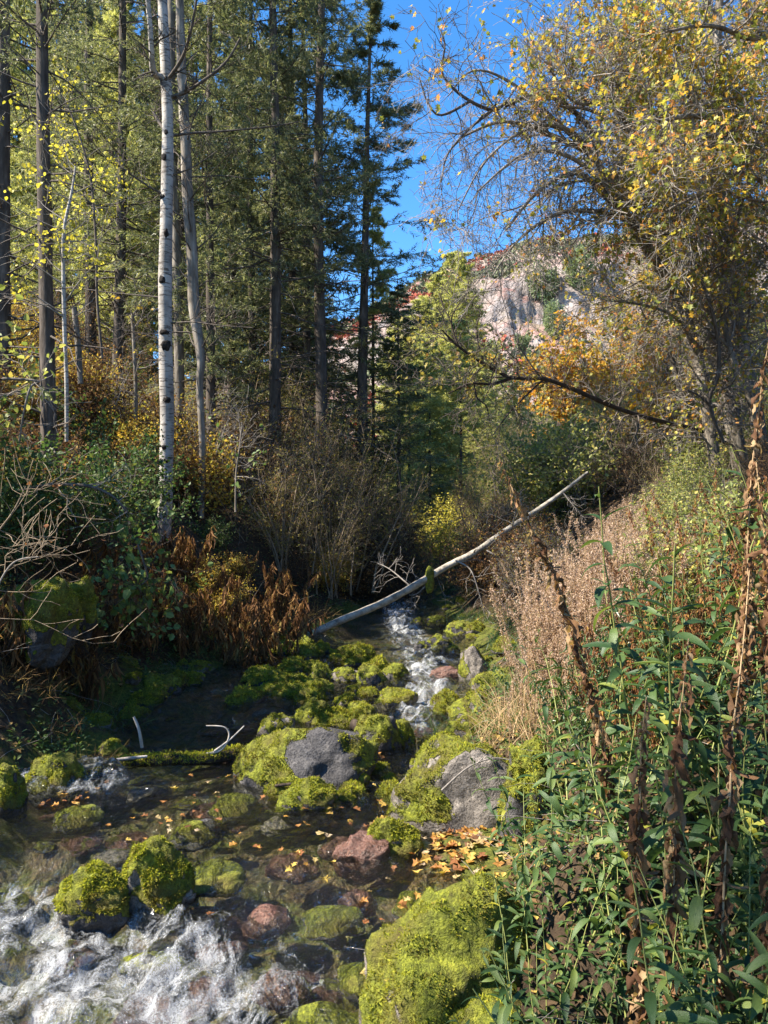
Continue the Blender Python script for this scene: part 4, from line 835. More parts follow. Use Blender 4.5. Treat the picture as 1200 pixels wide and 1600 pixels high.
maple('maple_tree', [(1192, 720, 11.5), (1180, 640, 11.5), (1160, 540, 11.5), (1146, 460, 11.4), (1134, 400, 11.2), (1125, 320, 10.9), (1118, 220, 10.6), (1120, 100, 10.4), (1126, -40, 10.4)], [22, 21, 20, 18, 17, 15, 13, 12, 9],
      [([(1125, 320, 10.9), (1080, 290, 10.2), (1030, 285, 9.6), (970, 320, 9.2), (930, 350, 8.9)], .035, .01), ([(1118, 220, 10.6), (1050, 110, 10), (980, 60, 9.5), (910, 70, 9.2)], .035, .01), ([(1120, 100, 10.4), (1160, 20, 10.2), (1200, -60, 10)], .03, .01), ([(1146, 460, 11.4), (1190, 400, 11), (1230, 340, 10.6)], .03, .01)],
      'tall trunk of the right hand maples, second from the edge', 'maple_mix', 5, mat='pale_bark')
maple('maple_tree', [(1085, 740, 13), (1070, 640, 13), (1050, 560, 13), (1035, 470, 13), (1040, 380, 13), (1060, 280, 13)], [11, 11, 10, 9, 7, 4], [([(1050, 560, 13), (1010, 500, 12.8), (985, 440, 12.6)], .025, .008)], 'slim grey leaning maple stem left behind the forked trunk', 'maple_mix', 4, 9, .7)
maple('maple_tree', [(1205, 730, 10.5), (1170, 620, 10.5), (1140, 545, 10.5), (1128, 450, 10.5), (1150, 350, 10.4), (1180, 250, 10.2)], [12, 12, 11, 9, 7, 4], [([(1140, 545, 10.5), (1105, 500, 10.4), (1085, 440, 10.3)], .022, .007)], 'slim crooked maple stem crossing in front of the tall trunk near the edge', 'maple_mix', 4, 9, .7, mat='pale_bark')
maple('maple_tree', [(1235, 760, 9.5), (1225, 600, 9.5), (1222, 450, 9.4), (1215, 300, 9.2), (1222, 190, 9), (1235, 40, 8.8)], [26, 25, 23, 21, 19, 16],
      [([(1222, 195, 9), (1160, 180, 8.6), (1110, 182, 8.3), (1070, 182, 8.1), (1030, 190, 7.9)], .045, .022), ([(1222, 205, 9), (1180, 200, 8.4), (1140, 208, 8.1), (1095, 216, 7.9), (1040, 240, 7.7)], .04, .012), ([(1235, 40, 8.8), (1180, 60, 8.2), (1110, 40, 7.8), (1040, 50, 7.6)], .04, .012),
       ([(1215, 300, 9.2), (1160, 270, 8.6), (1100, 300, 8.2), (1040, 330, 8)], .035, .012), ([(1235, 40, 8.8), (1200, -40, 8.2), (1140, -60, 7.9)], .035, .012)],
      'maple at the right edge sending two pale limbs across the canopy', 'maple_mix', 5, mat='pale_bark')
maple('maple_tree', [(1130, 690, 10.2), (1108, 632, 10), (1122, 585, 9.8), (1122, 530, 9.7), (1108, 470, 9.5), (1100, 430, 9.4), (1160, 400, 9)], [6, 7, 8, 7, 6, 5, 3], [([(1108, 632, 10), (1092, 618, 9.9), (1075, 610, 9.8)], .02, .01)], 'thin black crooked sapling in front of the right hand maples', 'maple_mix', 2, 10, .6, 4, .3, mat='dead_twig', tw='dead_twig')
maple('maple_tree', [(1150, 700, 12), (1090, 672, 11.4), (1020, 655, 10.8), (960, 636, 10.2), (900, 610, 9.8), (850, 592, 9.6), (800, 590, 9.4), (755, 568, 9.2), (715, 540, 9), (690, 515, 8.9)], [7.5, 7.5, 7.5, 7.5, 7, 6.5, 6, 5, 3.5, 2],
      [([(800, 590, 9.4), (770, 600, 9.2), (735, 600, 9), (700, 615, 8.8)], .025, .008), ([(740, 590, 9.1), (745, 620, 9), (760, 635, 9), (765, 660, 9)], .012, .005), ([(715, 540, 9), (705, 500, 9), (720, 470, 9)], .015, .005), ([(850, 592, 9.6), (800, 640, 9.3), (770, 680, 9.1)], .014, .005), ([(755, 568, 9.2), (745, 520, 9.1), (750, 490, 9.1)], .014, .005)],
      'dark moss backed limb leaning out across the pale firs with brown leaf tufts', 'willow', 3, 17, .55, 6, .26, .05, mat='wet_wood', tw='dead_twig', bare=(1, 3))
maple('maple_tree', [(790, 160, 9), (770, 172, 8.9), (735, 158, 8.8), (705, 135, 8.7), (690, 110, 8.7), (695, 70, 8.6), (685, 40, 8.6)], [8, 7, 6, 5, 4, 3, 2],
      [([(770, 172, 8.9), (735, 200, 8.7), (700, 240, 8.6), (690, 280, 8.5)], .02, .006), ([(735, 158, 8.8), (690, 180, 8.6), (668, 160, 8.5), (655, 120, 8.5)], .018, .006), ([(790, 165, 9), (830, 150, 9.1), (880, 160, 9.2), (930, 210, 9.5)], .025, .03)],
      'bare dark branch tip hanging alone against the blue sky', 'maple_mix', 1, 12, .5, 5, .28, .06, mat='dead_twig', tw='dead_twig', bare=(0, 1))
maple('orange_maple_tree', [(960, 760, 30), (950, 690, 30), (935, 640, 30), (925, 590, 30)], [8, 8, 7, 5], [([(935, 640, 30), (900, 600, 29.7), (860, 590, 29.4)], .07, .03), ([(935, 640, 30), (980, 600, 30), (1020, 590, 30)], .07, .03), ([(925, 590, 30), (910, 560, 30), (890, 545, 30)], .06, .03), ([(925, 590, 30), (950, 550, 30), (975, 530, 30)], .06, .03)],
      'round crowned orange gold maple in the middle distance on the right slope', 'maple_orange', 7, 18, 1.7, 8, .8, .13, thin=1., tpl='dia')
maple('orange_maple_tree', [(1060, 720, 17), (1050, 660, 17), (1045, 610, 17), (1040, 560, 17)], [11, 10, 8, 6], [([(1050, 660, 17), (1010, 620, 17), (980, 600, 17)], .05, .02), ([(1050, 660, 17), (1090, 620, 17), (1120, 600, 17)], .05, .02), ([(1040, 560, 17), (1020, 510, 17), (1010, 470, 17)], .04, .02), ([(1040, 560, 17), (1080, 520, 17), (1100, 480, 17)], .04, .02)],
      'gold green maple behind the right hand trunks', 'maple_orange', 5, 14, 1.0, 7, .5, .09, thin=.6, tpl='dia')
maple('maple_tree', [(1180, 700, 16), (1150, 520, 16), (1140, 350, 16), (1120, 180, 16), (1110, 40, 16)], [20, 18, 15, 12, 8], [([(1140, 350, 16), (1060, 260, 15.6), (980, 220, 15.4)], .06, .02), ([(1150, 520, 16), (1230, 380, 16), (1260, 260, 16)], .06, .02), ([(1120, 180, 16), (1040, 100, 15.7), (960, 90, 15.5)], .05, .02), ([(1110, 40, 16), (1180, -40, 16)], .04, .02), ([(1140, 350, 16), (1200, 220, 16), (1230, 120, 16)], .05, .02)],
      'farther maple filling the canopy behind the right hand trunks', 'maple_mix', 5, 13, 1.3, 7, .6, .08, thin=.4, tpl='dia')

# ------------------------------------------------------------------ fallen birch log across the stream
lg = empty('fallen_log', at(500, 985, 13.6), 'long pale birch log fallen across the stream, its upper end in the sunlit bushes', 'log')
LPt = np.array([at(470, 1000, 13.4), at(520, 975, 13.6), at(600, 941, 13.8), at(655, 911, 13.9), at(700, 884, 14.1), at(745, 861, 14.2), at(790, 829, 14.4), at(860, 783, 14.8), at(918, 738, 15.2)])
g = Geo(); rough_tube(g, loc(lg, LPt), np.array([11, 11.5, 11, 11, 10, 10, 8.8, 7.5, 4])/2/FPX*14, 14, .1, 8, 8); g.build('trunk', M['log_bark'], lg)
LB = []
for pts in ([(712, 876, 14), (735, 890, 13.8), (748, 925, 13.7), (757, 960, 13.7)], [(760, 860, 14.2), (795, 880, 14), (818, 900, 13.9), (850, 890, 13.8)], [(880, 770, 14.9), (892, 785, 14.8), (905, 800, 14.8)], [(690, 888, 14.1), (655, 925, 13.9), (640, 930, 13.8)], [(640, 915, 14), (610, 890, 14.3), (590, 880, 14.5)], [(800, 824, 14.4), (806, 800, 14.2), (815, 780, 14.1)]):
    LB.append(resample(*limb(loc(lg, np.array([at(*q) for q in pts])), .016, .006, lg, 'twig_grey'), 8))
g = Geo()
for A in twiggy(rg, np.array([x[0] for x in LB]), np.array([x[1] for x in LB]), 8, 4, .5, .25, up=-.06): tubes(g, A[0], np.maximum(A[1], .0035), 3)
tag(g.build('twigs', M['twig_grey'], lg), kind='stuff')
g = Geo(); V, F = ico(3); q = V*np.array([.09, .07, .26])+np.array(at(672, 905, 13.95)); q = q*(1); g.add(loc(lg, q+.03*fbm(V*3, 3)[:, None]), F, 0, True, V[:, 0]*0+1); g.build('moss', M['rock'], lg, att='moss')

# ------------------------------------------------------------------ weeds of the right bank
def leaf_obj_mat(name, stops, tr=.32, rough=.42, spec=.4, rib=True):
    m, nt, out = new_mat(name)
    oi = nt.nodes.new('ShaderNodeObjectInfo'); col = ramp(nt, oi.outputs['Random'], stops)
    col = mixc(nt, math_n(nt, 'MULTIPLY', tex(nt, 22, 4, .6), .55), col, tuple(x*.55 for x in stops[0][1]))
    b = bsdf(nt, None, col, rough, spec, tex(nt, 60, 3), .003, .5)
    t = nt.nodes.new('ShaderNodeBsdfTranslucent'); nt.links.new(mixc(nt, 1., col, (1.4, 1.4, .8), 'MULTIPLY'), t.inputs[0])
    mx = nt.nodes.new('ShaderNodeMixShader'); mx.inputs[0].default_value = tr
    nt.links.new(b.outputs[0], mx.inputs[1]); nt.links.new(t.outputs[0], mx.inputs[2]); nt.links.new(mx.outputs[0], out.inputs[0]); return m
M['weed_leaf'] = leaf_obj_mat('weed_leaf', [(0, (.03, .07, .022)), (.45, (.065, .12, .036)), (.84, (.12, .18, .05)), (.95, (.2, .26, .06)), (1, (.5, .45, .05))])
M['dead_leaf'] = leaf_obj_mat('dead_leaf', [(0, (.1, .05, .028)), (.4, (.23, .12, .06)), (.75, (.38, .23, .12)), (1, (.5, .36, .2))], .3, .8, .15)
M['fallen_leaf'] = leaf_obj_mat('fallen_leaf', [(0, (.12, .055, .025)), (.25, (.33, .13, .04)), (.5, (.58, .3, .06)), (.75, (.62, .45, .1)), (1, (.5, .38, .24))], .25, .6, .3)
def leaf_mesh(seed, w, bend, fold, crinkle=0., n=7, mat='weed_leaf', name='leaf'):
    u = np.linspace(0, 1, n); prof = np.sin(np.pi*np.clip(u*.96+.04, 0, 1)**.8)**.85*w*.5; prof[-1] = .002; prof[0] = w*.06
    a = np.cumsum(np.concatenate([[0], np.full(n-1, bend/(n-1))])); st = 1/(n-1)
    x = np.concatenate([[0], np.cumsum(np.cos(a[1:])*st)]); z = np.concatenate([[0], -np.cumsum(np.sin(a[1:])*st)])
    cols = (-1, 0, 1) if not crinkle else (-1, -.5, 0, .5, 1); nc = len(cols)
    V = np.stack([np.stack([x, s*prof, z+abs(s)*prof*fold], -1) for s in cols], 1).reshape(-1, 3)
    if crinkle: V = V+crinkle*np.stack([.06*noise(V*np.array([7, 22, 7])+seed, 1), .12*noise(V*np.array([5, 9, 5])+seed, 2), .3*noise(V*np.array([6, 16, 6])+seed, 3)], -1)
    F = np.array([(i*nc+j, i*nc+j+1, i*nc+j+nc+1, i*nc+j+nc) for i in range(n-1) for j in range(nc-1)])
    g = Geo(); g.add(V, F, 0, True); o = g.build(name, M[mat]); me = o.data; bpy.data.objects.remove(o); return me
WL = [leaf_mesh(i, .22+.03*(i % 3), .35+.3*i, .45) for i in range(5)]
DL = [leaf_mesh(20+i, .16+.06*(i % 3), .5+.45*i, 1.3, .6, 12, 'dead_leaf') for i in range(5)]
def orient(D, Nn):
    D = nrm(D); S = nrm(np.cross(Nn, D)); Nn = np.cross(D, S)
    return Matrix(((D[0], S[0], Nn[0]), (D[1], S[1], Nn[1]), (D[2], S[2], Nn[2])))
def weed(name, seed, H, leaf_set, pairs, L, droop, lean, cat, stem_m, hang=0., r0=.0045, t0=.15):
    rg = np.random.default_rng(seed); r = empty(name, (0, 0, 0), None, cat)
    d0 = nrm(np.array([[rg.normal()*lean-.06, rg.normal()*lean, 1]])); S = walk(rg, np.array([[0, 0, -.05]]), d0, np.array([H+.05]), 11, .06, -.01); SR = r0*np.linspace(1.1, .4, 11)[None]
    g = Geo(); tubes(g, S, SR, 6); g.build('stem', M[stem_m], r)
    az = rg.uniform(0, 6.3)
    for k in range(pairs):
        t = t0+(1-t0)*(k+.5)/pairs; p, T, rr = ipoly(S, SR, np.array([0]), np.array([t])); az += 1.57+rg.normal()*.3
        for s in (0, np.pi):
            if rg.random() < .08: continue
            a = az+s+rg.normal()*.2; out = np.array([math.cos(a), math.sin(a), 0])
            el = rg.normal()*.25+(.55 if t > .85 else .2)-hang; D = out*math.cos(el)+np.array([0, 0, 1])*math.sin(el)
            l = L*rg.uniform(.75, 1.2)*(1-.55*max(0, t-.75)/.25)
            o = bpy.data.objects.new('leaf', leaf_set[rg.integers(len(leaf_set))]); C.objects.link(o); o.parent = r
            o.matrix_local = Matrix.Translation(Vector(p[0])) @ (orient(D, np.array([0, 0, 1.])+.3*rg.normal(size=3))@Matrix.Scale(l, 3)).to_4x4()
    return Proto(r)
WEED = [weed('green_weed', 500+i, 1.0+.12*(i % 3), WL, 13+i % 3, .125+.012*(i % 3), .3, .16, 'plant', 'weed_stem') for i in range(6)]
DEAD = [weed('dead_weed', 520+i, 1.5+.15*i, DL, 46, .105, .35, .06, 'plant', 'dry', 1.25, .005, .15) for i in range(4)]
def jweed(name, seed, H, stems, per, L, w, mat, stem_m, tpl='lance', lean=.22, droop=.3, t0=.15, curl=.2, W=.12, r0=.004, cat='plant'):
    rg = np.random.default_rng(seed); r = empty(name, (0, 0, 0), None, cat)
    p0 = np.stack([rg.normal(size=stems)*W, rg.normal(size=stems)*W, np.full(stems, -.05)], 1); d0 = nrm(np.stack([rg.normal(size=stems)*lean, rg.normal(size=stems)*lean, np.ones(stems)], 1))
    S = walk(rg, p0, d0, H*rg.uniform(.7, 1.15, stems), 9, .08, -.02); SR = r0*np.ones(stems)[:, None]*np.linspace(1.1, .35, 9)[None]
    g = Geo(); tubes(g, S, SR, 4); tag(g.build('stems', M[stem_m], r), kind='stuff')
    g = Geo(); foliage(g, rg, S, per, L, w, tpl, 0, t0, .008, droop, curl, 1.2, .25, .15); tag(g.build('leaves', M[mat], r), kind='stuff'); return Proto(r)
BUSHW = [jweed('bushy_weed', 540+i, 1.05, 9, 42, .075, .22, 'weed', 'weed_stem') for i in range(3)]
GOLDR = [jweed('dry_goldenrod', 550+i, 1.25, 20, 260, .026, .3, 'plume', 'dry', 'dia', .11, .2, .3, 0, .16) for i in range(2)]
FERN = [jweed('dead_fern', 560+i, .95, 9, 34, .14, .2, 'rust', 'rust', 'lance', .3, 1.3, .25, .4, .14) for i in range(3)]
def grass(name, seed, n, L, w, mat, W=.22, lean=.5):
    rg = np.random.default_rng(seed); r = empty(name, (0, 0, 0), None, 'grass tuft')
    p = np.stack([rg.normal(size=n)*W, rg.normal(size=n)*W, np.full(n, -.03)], 1); d = nrm(np.stack([rg.normal(size=n)*lean, rg.normal(size=n)*lean, np.ones(n)], 1))
    S = walk(rg, p, d, L*rg.uniform(.5, 1.2, n), 6, .1, -.12); side = nrm(np.cross(d, rnd_dir(rg, n)))[:, None]*w*np.array([1, .95, .8, .6, .35, .02])[None, :, None]
    V = np.stack([S-side, S+side], 2).reshape(n, 12, 3); F = np.array([(2*i, 2*i+1, 2*i+3, 2*i+2) for i in range(5)])
    g = Geo(); g.add(V.reshape(-1, 3), (np.arange(n)[:, None, None]*12+F[None]).reshape(-1, 4)); tag(g.build('blades', M[mat], r), kind='stuff'); return Proto(r)
DRYG = [grass('dry_grass_tuft', 571, 150, .6, .003, 'dry'), grass('dry_grass_tuft', 572, 130, .45, .003, 'litter', .3, .8)]
GRNG = [grass('green_grass_tuft', 573, 130, .5, .003, 'weed', .2), grass('green_grass_tuft', 574, 110, .35, .003, 'pale_green', .2)]
rg = np.random.default_rng(61)
def xr_at(y): return float(banks(np.array(y))[1])
k = 0
for i in range(400):
    y = rg.uniform(1.75, 4.9); px = rg.uniform(790, 1270); x = (px-600)/FPX*y
    if x < xr_at(y)+(.28 if y < 3.9 else .6) or (y < 2.1 and px < 1000): continue
    if k >= 125: break
    s = rg.uniform(.72, 1.05); edge = x < xr_at(y)+.7
    WEED[k % 6].put((x, y, gz(x, y)), rg.uniform(0, 6.3), s*(.75 if edge else 1), 'leafy green weed with long narrow leaves leaning over the stream edge' if edge else 'leafy green weed with long narrow leaves in the dense stand on the right bank',
                    'weeds leaning over the stream' if edge else 'weeds of the right bank', (rg.normal()*.1, -.12+rg.normal()*.12)); k += 1
for i in range(44):
    y = rg.uniform(2., 3.3); x = rg.uniform(max(.5, xr_at(y)+.4), 1.5); WEED[i % 6].put((x, y, gz(x, y)), rg.uniform(0, 6.3), rg.uniform(.4, .62), 'short leafy green weed low among the taller weeds nearest the camera', 'short weeds of the right bank', (rg.normal()*.1, rg.normal()*.1))
for i, (px, y, s, lb) in enumerate([(1000, 2.6, 1., 'tall dead weed with hanging brown leaves left of the other brown stalks'), (1040, 2.5, .95, 'dead weed with curled brown leaves, second brown stalk from the stream'), (1120, 2.15, .98, 'nearest dead weed, its top bent over with large crumpled tan leaves'),
                                   (1165, 2.3, 1.05, 'dead weed with ragged brown leaves down to the green weeds at the right edge'), (1090, 3.0, 1., 'dead weed standing behind the bent over one'), (1190, 2.8, 1.1, 'tall dark dead stalk at the right edge of view'), (980, 3.4, 1.02, 'dead weed with dark red brown top in front of the dry goldenrod'), (1150, 3.5, 1.1, 'dead weed half hidden behind the ragged one at the right edge')]):
    x = (px-600)/FPX*y; DEAD[i % 4].put((x, y, gz(x, y)), i*2.2, s, lb, None, (rg.normal()*.04, rg.normal()*.03))
for i, (px, y) in enumerate([(1045, 3.1), (1010, 3.6), (1085, 3.8), (1130, 4.2)]):
    x = (px-600)/FPX*y; WEED[i].put((x, y, gz(x, y)+.0), i, 1.55-.1*i, ('tall green weed rising above the dead stalks against the bright bushes', 'tall weed left of the one that rises above the dead stalks', 'tall weed behind the bent dead stalk', 'tall weed near the right edge behind the dead stalks')[i])
for i in range(46):
    y = rg.uniform(4.6, 8.2); x = xr_at(y)+rg.uniform(.75, 1.9); px = 600+x/y*FPX
    if px > 1040: continue
    BUSHW[i % 3].put((x, y, gz(x, y)), rg.uniform(0, 6.3), rg.uniform(.5, .85), 'bushy small leaved green weed between the boulder bank and the dry goldenrod', 'bushy weeds of the right bank')
RUSTW = [jweed('dry_weed', 580+i, 1.2, 9, 150, .035, .3, 'brown_leaf', 'dry', 'dia', .16, 1.0, .25, .3, .14) for i in range(2)]
for i in range(22):
    y = rg.uniform(4.2, 7.2); px = rg.uniform(985, 1240); x = (px-600)/FPX*y
    RUSTW[i % 2].put((x, y, gz(x, y)), rg.uniform(0, 6.3), rg.uniform(.6, .95), 'feathery rust brown dry weed behind the tall dead stalks of the right bank', 'feathery dry weeds of the right bank')
for i in range(27):
    y = rg.uniform(5.8, 8.5); px = rg.uniform(850, 1010); x = (px-600)/FPX*y
    if x < xr_at(y)+.3: continue
    GOLDR[i % 2].put((x, y, gz(x, y)), rg.uniform(0, 6.3), rg.uniform(.72, 1.), 'clump of tall tan dry goldenrod stalks above the green weeds', 'dry goldenrod clumps of the right bank')
for i in range(22):
    y = rg.uniform(7, 15); x = banks(np.array(y))[0]-rg.uniform(.1, 1.7)
    FERN[i % 3].put((x, y, gz(x, y)), rg.uniform(0, 6.3), rg.uniform(.6, 1.1), 'dead rust brown plant with drooping leaves on the left bank above the water', 'dead rust plants of the left bank')
for i, (px, y) in enumerate([(315, 11.5), (345, 12), (375, 11), (400, 12.5), (420, 11.8), (445, 12.5), (432, 11.2), (290, 10.5), (210, 10), (185, 9.5)]):
    x = (px-600)/FPX*y; FERN[i % 3].put((x, y, gz(x, y)), i*1.1, rg.uniform(.85, 1.2), 'large dead rust plant hanging over the left bank between birch and log', 'large dead rust plants below the birch')
for i in range(60):
    y = rg.uniform(4.5, 15); left = i % 2; a, b_ = banks(np.array(y)); x = a-rg.uniform(-.05, .8) if left else b_+rg.uniform(.0, .8)
    if not left and (4.3 < y < 5.9 or (y > 8 and i % 3)): continue
    p = (DRYG if i % 3 else GRNG)[i % 2]
    p.put((x, y, gz(x, y)), rg.uniform(0, 6.3), rg.uniform(.5, .95), ('dry' if i % 3 else 'green')+' grass tuft on the '+('left' if left else 'right')+' water edge', 'grass tufts of the '+('left' if left else 'right')+' water edge')

for i, (x, y) in enumerate([(-5.9, 7.4), (-6.3, 8.6)]):  # out-of-view bushes added to shade the mossy stump and left water
    SH['elder'][i % 2].put((x, y, gz(x, y)), i*1.3, 1.2, 'tall leafy bush added beyond the left edge of view to shade the mossy stump', 'shade bushes added beyond the left edge')

# ground litter and low herbs nobody could count
def scatter_xy(n, fn):
    out = []
    while sum(map(len, out)) < n:
        y = 1.6+rg.random(n)**1.6*20; x = rg.uniform(-12, 12, n); out.append(np.stack([x, y], 1)[fn(x, y)])
    q = np.concatenate(out)[:n]; return np.column_stack([q, ground_z(q[:, 0], q[:, 1])])
q = scatter_xy(34000, lambda x, y: ((x < banks(y)[0]-.15) | (x > banks(y)[1]+.3)) & (np.abs(x) < .62*y+1))
g = Geo(); leaves(g, q+np.array([0, 0, .015]), rnd_dir(rg, len(q))*np.array([1, 1, .35]), np.array([0, 0, 1.])+.5*rnd_dir(rg, len(q)), rg.uniform(.03, .075, len(q)), .7, 'dia'); tag(g.build('leaf_litter', M['litter']), kind='stuff')
q = scatter_xy(19000, lambda x, y: ((x < banks(y)[0]-.05) | (x > banks(y)[1]+.2)) & (np.abs(x) < .62*y+1) & (n2(x, y, .9, 3, 71) > -.05))
idx = np.repeat(np.arange(len(q)), 3); d = nrm(rnd_dir(rg, len(idx))*np.array([1, 1, .4])+np.array([0, 0, .35]))
g = Geo(); leaves(g, q[idx]+d*.03+np.array([0, 0, 1.])*rg.uniform(.01, .14, len(idx))[:, None], d, np.array([0, 0, 1.])+.4*rnd_dir(rg, len(idx)), rg.uniform(.03, .06, len(idx)), .6, 'dia'); tag(g.build('ground_cover', M['green']), kind='stuff')
g = Geo(); q = scatter_xy(2800, lambda x, y: ((x < banks(y)[0]-.1) | (x > banks(y)[1]+.2)) & (np.abs(x) < .62*y+1)); S = walk(rg, q+np.array([0, 0, .02]), nrm(rnd_dir(rg, len(q))*np.array([1, 1, .6])+np.array([0, 0, .25])), rg.uniform(.2, .7, len(q)), 5, .15, -.05)
tubes(g, S, np.full((len(q), 5), .003)*np.linspace(1, .4, 5)[None], 3); tag(g.build('fallen_twigs', M['twig_grey']), kind='stuff')

# ------------------------------------------------------------------ driftwood
def wood(name, label, pts, r0, r1, mat, branches=(), cat='driftwood', mossy=False):
    P = np.array([at(*q) for q in pts]); r = empty(name, P[0], label, cat)
    Pr, Rr = loc(r, P), np.linspace(r0, r1, len(P)); g = Geo(); rough_tube(g, Pr, Rr, 12, .12, 9, len(label)); g.build('log' if r0 > .03 else 'stick', M[mat], r)
    for b_, a0, a1, mm in branches: limb(loc(r, np.array([at(*q) for q in b_])), a0, a1, r, mm, 'branch', 6)
    if mossy:
        Ps, _ = smooth_line(Pr, Rr, 8); g = Geo(); n = 9000; i = rg.integers(len(Ps), size=n); d = rnd_dir(rg, n); d[:, 2] = np.abs(d[:, 2])
        leaves(g, Ps[i]+d*np.linspace(r0, r1, len(Ps))[i][:, None]*1.0+rg.normal(size=(n, 3))*.012, nrm(d+.7*rnd_dir(rg, n)), rnd_dir(rg, n), rg.uniform(.01, .03, n), .5, 'needle'); tag(g.build('moss', M['moss_tuft'], r), kind='stuff')
    return r
wood('driftwood_log', 'dark mossy driftwood log lying from the left bank into the stream with pale bare branches', [(120, 1222, 6.3), (185, 1196, 6.5), (250, 1188, 6.6), (320, 1186, 6.7), (372, 1176, 6.8)], .05, .05, 'wet_wood',
     [([(222, 1168, 6.6), (217, 1140, 6.6), (209, 1120, 6.6)], .016, .011, 'driftwood'), ([(310, 1180, 6.7), (345, 1172, 6.7), (358, 1150, 6.7), (350, 1136, 6.7), (322, 1134, 6.7)], .013, .005, 'driftwood'), ([(335, 1174, 6.7), (360, 1155, 6.7), (382, 1134, 6.7)], .012, .006, 'driftwood'), ([(130, 1200, 6.3), (180, 1188, 6.4), (230, 1182, 6.5)], .022, .012, 'driftwood')], mossy=True)
wood('driftwood_log', 'dark wet log end resting on the left bank above the cascade', [(-20, 1190, 6.6), (30, 1180, 6.8), (70, 1172, 7)], .06, .045, 'wet_wood')
wood('mossy_snag', 'crooked moss covered branch arching over the rocks behind the big boulder', [(466, 1140, 7.9), (485, 1128, 8), (510, 1118, 8.1), (530, 1114, 8.1), (546, 1124, 8.1)], .035, .045, 'wet_wood', mossy=True)
wood('driftwood_block', 'short black squared driftwood block wedged behind the big boulder', [(552, 1132, 7.6), (570, 1138, 7.5), (588, 1146, 7.4)], .055, .05, 'wet_wood')
wood('stick', 'peeled tan stick lying across the raft of fallen leaves', [(700, 1305, 5.3), (750, 1310, 5.2), (810, 1318, 5.1)], .018, .012, 'driftwood')
wood('stick', 'thin brown stick beside the peeled tan one on the leaf raft', [(715, 1312, 5.2), (760, 1322, 5.1)], .01, .007, 'twig_brown')
wood('stick', 'pale bent twigs caught on the face of the tan boulder', [(690, 1235, 5.1), (730, 1200, 5.2), (770, 1185, 5.3), (800, 1188, 5.3)], .007, .003, 'twig_grey', [([(745, 1193, 5.2), (760, 1175, 5.2), (742, 1168, 5.2)], .004, .002, 'twig_grey')])
wood('stick', 'small dark stick lying on the flat mossy rock before the big boulder', [(430, 1228, 5.9), (470, 1222, 5.9), (500, 1212, 5.9)], .012, .008, 'wet_wood')

# ------------------------------------------------------------------ fallen leaves, single ones
ML = []
for sd_ in range(4):
    g = Geo(); rr = np.random.default_rng(sd_); leaves(g, np.zeros((1, 3)), np.array([[1., 0, 0]]), np.array([[0, 0, 1.]]), 1., .95, 'maple', 0, .1*sd_); V = g.v[0]; V[:, 2] += .12*noise(V*3+sd_*5); V[:, 0] -= .5
    o = g.build('fallen_leaf', M['fallen_leaf']); ML.append(o.data); bpy.data.objects.remove(o)
def drop_leaf(x, y, z, L, label, group, tilt=.25):
    o = bpy.data.objects.new('fallen_leaf', ML[rg.integers(4)]); C.objects.link(o); o.location = (x, y, z); o.rotation_euler = (rg.normal()*tilt, rg.normal()*tilt, rg.uniform(0, 6.3)); o.scale = (L, L, L)
    tag(o, label, 'leaf', group)
for i in range(170):
    x, y = .55+rg.normal()*.24, 5.0+rg.normal()*.25; drop_leaf(x, y, max(gz(x, y), float(zwater(np.array(y))))+.012+rg.random()*.01, rg.uniform(.045, .09), 'yellow or orange fallen maple leaf in the raft of leaves by the right bank', 'leaves of the leaf raft')
for i in range(190):
    cx_, cy_, sp_ = ((470, 1240, 45), (540, 1275, 40), (615, 1400, 45), (640, 1470, 35), (235, 1288, 38), (110, 1250, 30), (480, 1345, 60), (600, 1290, 30), (420, 1215, 25), (520, 1195, 40), (350, 1240, 50))[i % 11]
    px, py = cx_+rg.normal()*sp_, cy_+rg.normal()*sp_*.45; d = 2.2*FPX/(py-800); x = (px-600)/FPX*d
    if x > banks(np.array(d))[1]: continue
    drop_leaf(x, d, float(zwater(np.array(d)))+.022, rg.uniform(.03, .07), 'single fallen leaf drifting on the stream water', 'leaves drifting on the stream', .15)
drop_leaf(.07, 4.02, -.02, .09, 'bright yellow round leaf on the water left of the long moss hummock', None, .1)

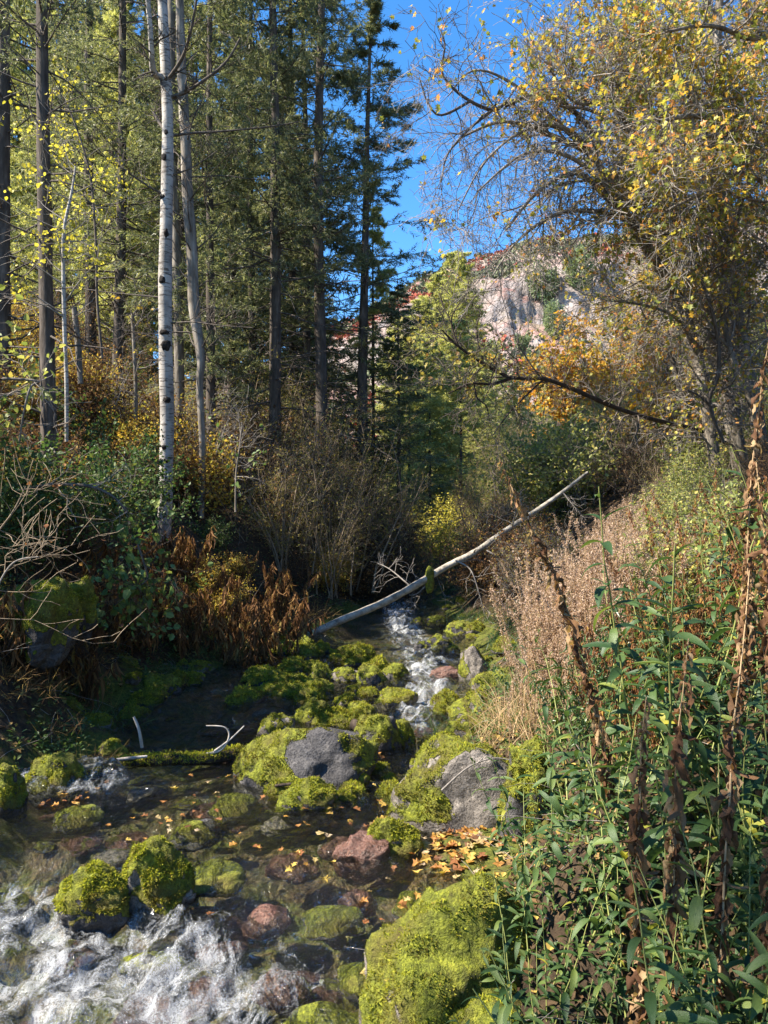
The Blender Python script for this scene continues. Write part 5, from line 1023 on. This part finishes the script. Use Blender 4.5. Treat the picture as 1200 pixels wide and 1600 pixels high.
# ------------------------------------------------------------------ say what each repeat stands beside
def landmark(px, d, side):
    L = ([(30, 'beside the leaning pale trunk'), (110, 'near the yellow aspen sapling'), (190, 'left of the white birch'), (262, 'by the white birch'), (318, 'by the pale flaking trunk'), (400, 'right of the pale flaking trunk'), (440, 'under the left thick fir'), (508, 'under the right thick fir'), (580, 'by the dark end of the forest'), (650, 'near the far end of the stream')] if side == 'L' else
         [(790, 'above the fallen log'), (880, 'beside the top of the fallen log'), (940, 'under the orange maple'), (1030, 'left of the right hand trunks'), (1120, 'at the foot of the forked maple trunk'), (1165, 'behind the thick pale maple trunk'), (1230, 'at the right edge')])
    return min(L, key=lambda q: abs(q[0]-px))[1]
SHORT = {'gold bushes of the left slope': 'gold leaved bush', 'rust bushes of the left slope': 'rust brown bush', 'bare bushes of the left slope': 'leafless twiggy bush', 'green bushes of the left slope': 'dark green bush', 'background firs of the left forest': 'fir in the shaded background',
         'willows of the centre thicket': 'tall yellowing many stemmed willow', 'pale green bushes of the right slope': 'sunlit pale green bush', 'willows of the right slope': 'sunlit yellowing willow', 'bare bushes of the right slope': 'grey leafless bush', 'gold bushes of the right slope': 'gold leaved bush on the right slope'}
for o in C.objects:
    gname = o.get('group')
    if gname in SHORT:
        d = o.location.y; px = 600+o.location.x/d*FPX; side = 'R' if 'right' in gname else 'L'
        how = ' close to the water' if d < 11 else ' half way up' if d < 18 else ' far back'
        o['label'] = SHORT[gname].replace(' on the right slope', '')+(how if 'bush' in SHORT[gname] else '')+', '+landmark(px, d, side)
for o in C.objects:
    gname = o.get('group')
    if gname in ('weeds of the right bank', 'short weeds of the right bank', 'weeds leaning over the stream', 'bushy weeds of the right bank', 'dry goldenrod clumps of the right bank', 'feathery dry weeds of the right bank'):
        d = o.location.y; px = 600+o.location.x/d*FPX
        L = [(770, 'beside the long moss hummock' if d < 4.2 else 'right of the tan boulder'), (850, 'between the moss hummock and the dead stalks' if d < 4.2 else 'behind the tan boulder'), (930, 'left of the first dead stalk'), (1010, 'around the first dead stalk'), (1085, 'left of the bent over dead weed'), (1150, 'right of the bent over dead weed'), (1230, 'at the right edge')]
        base = {'weeds of the right bank': 'leafy green long leaved weed', 'short weeds of the right bank': 'short leafy green weed', 'weeds leaning over the stream': 'green weed leaning over the stream', 'bushy weeds of the right bank': 'bushy small leaved weed', 'dry goldenrod clumps of the right bank': 'tan dry goldenrod clump', 'feathery dry weeds of the right bank': 'feathery rust brown weed'}[gname]
        k = (2.5, 3.4) if 'weeds' in gname and 'bushy' not in gname and 'feathery' not in gname else (5.2, 6.6)
        o['label'] = base+', '+min(L, key=lambda q: abs(q[0]-px))[1]+(', nearest row' if d < k[0] else ', middle row' if d < k[1] else ', back row')
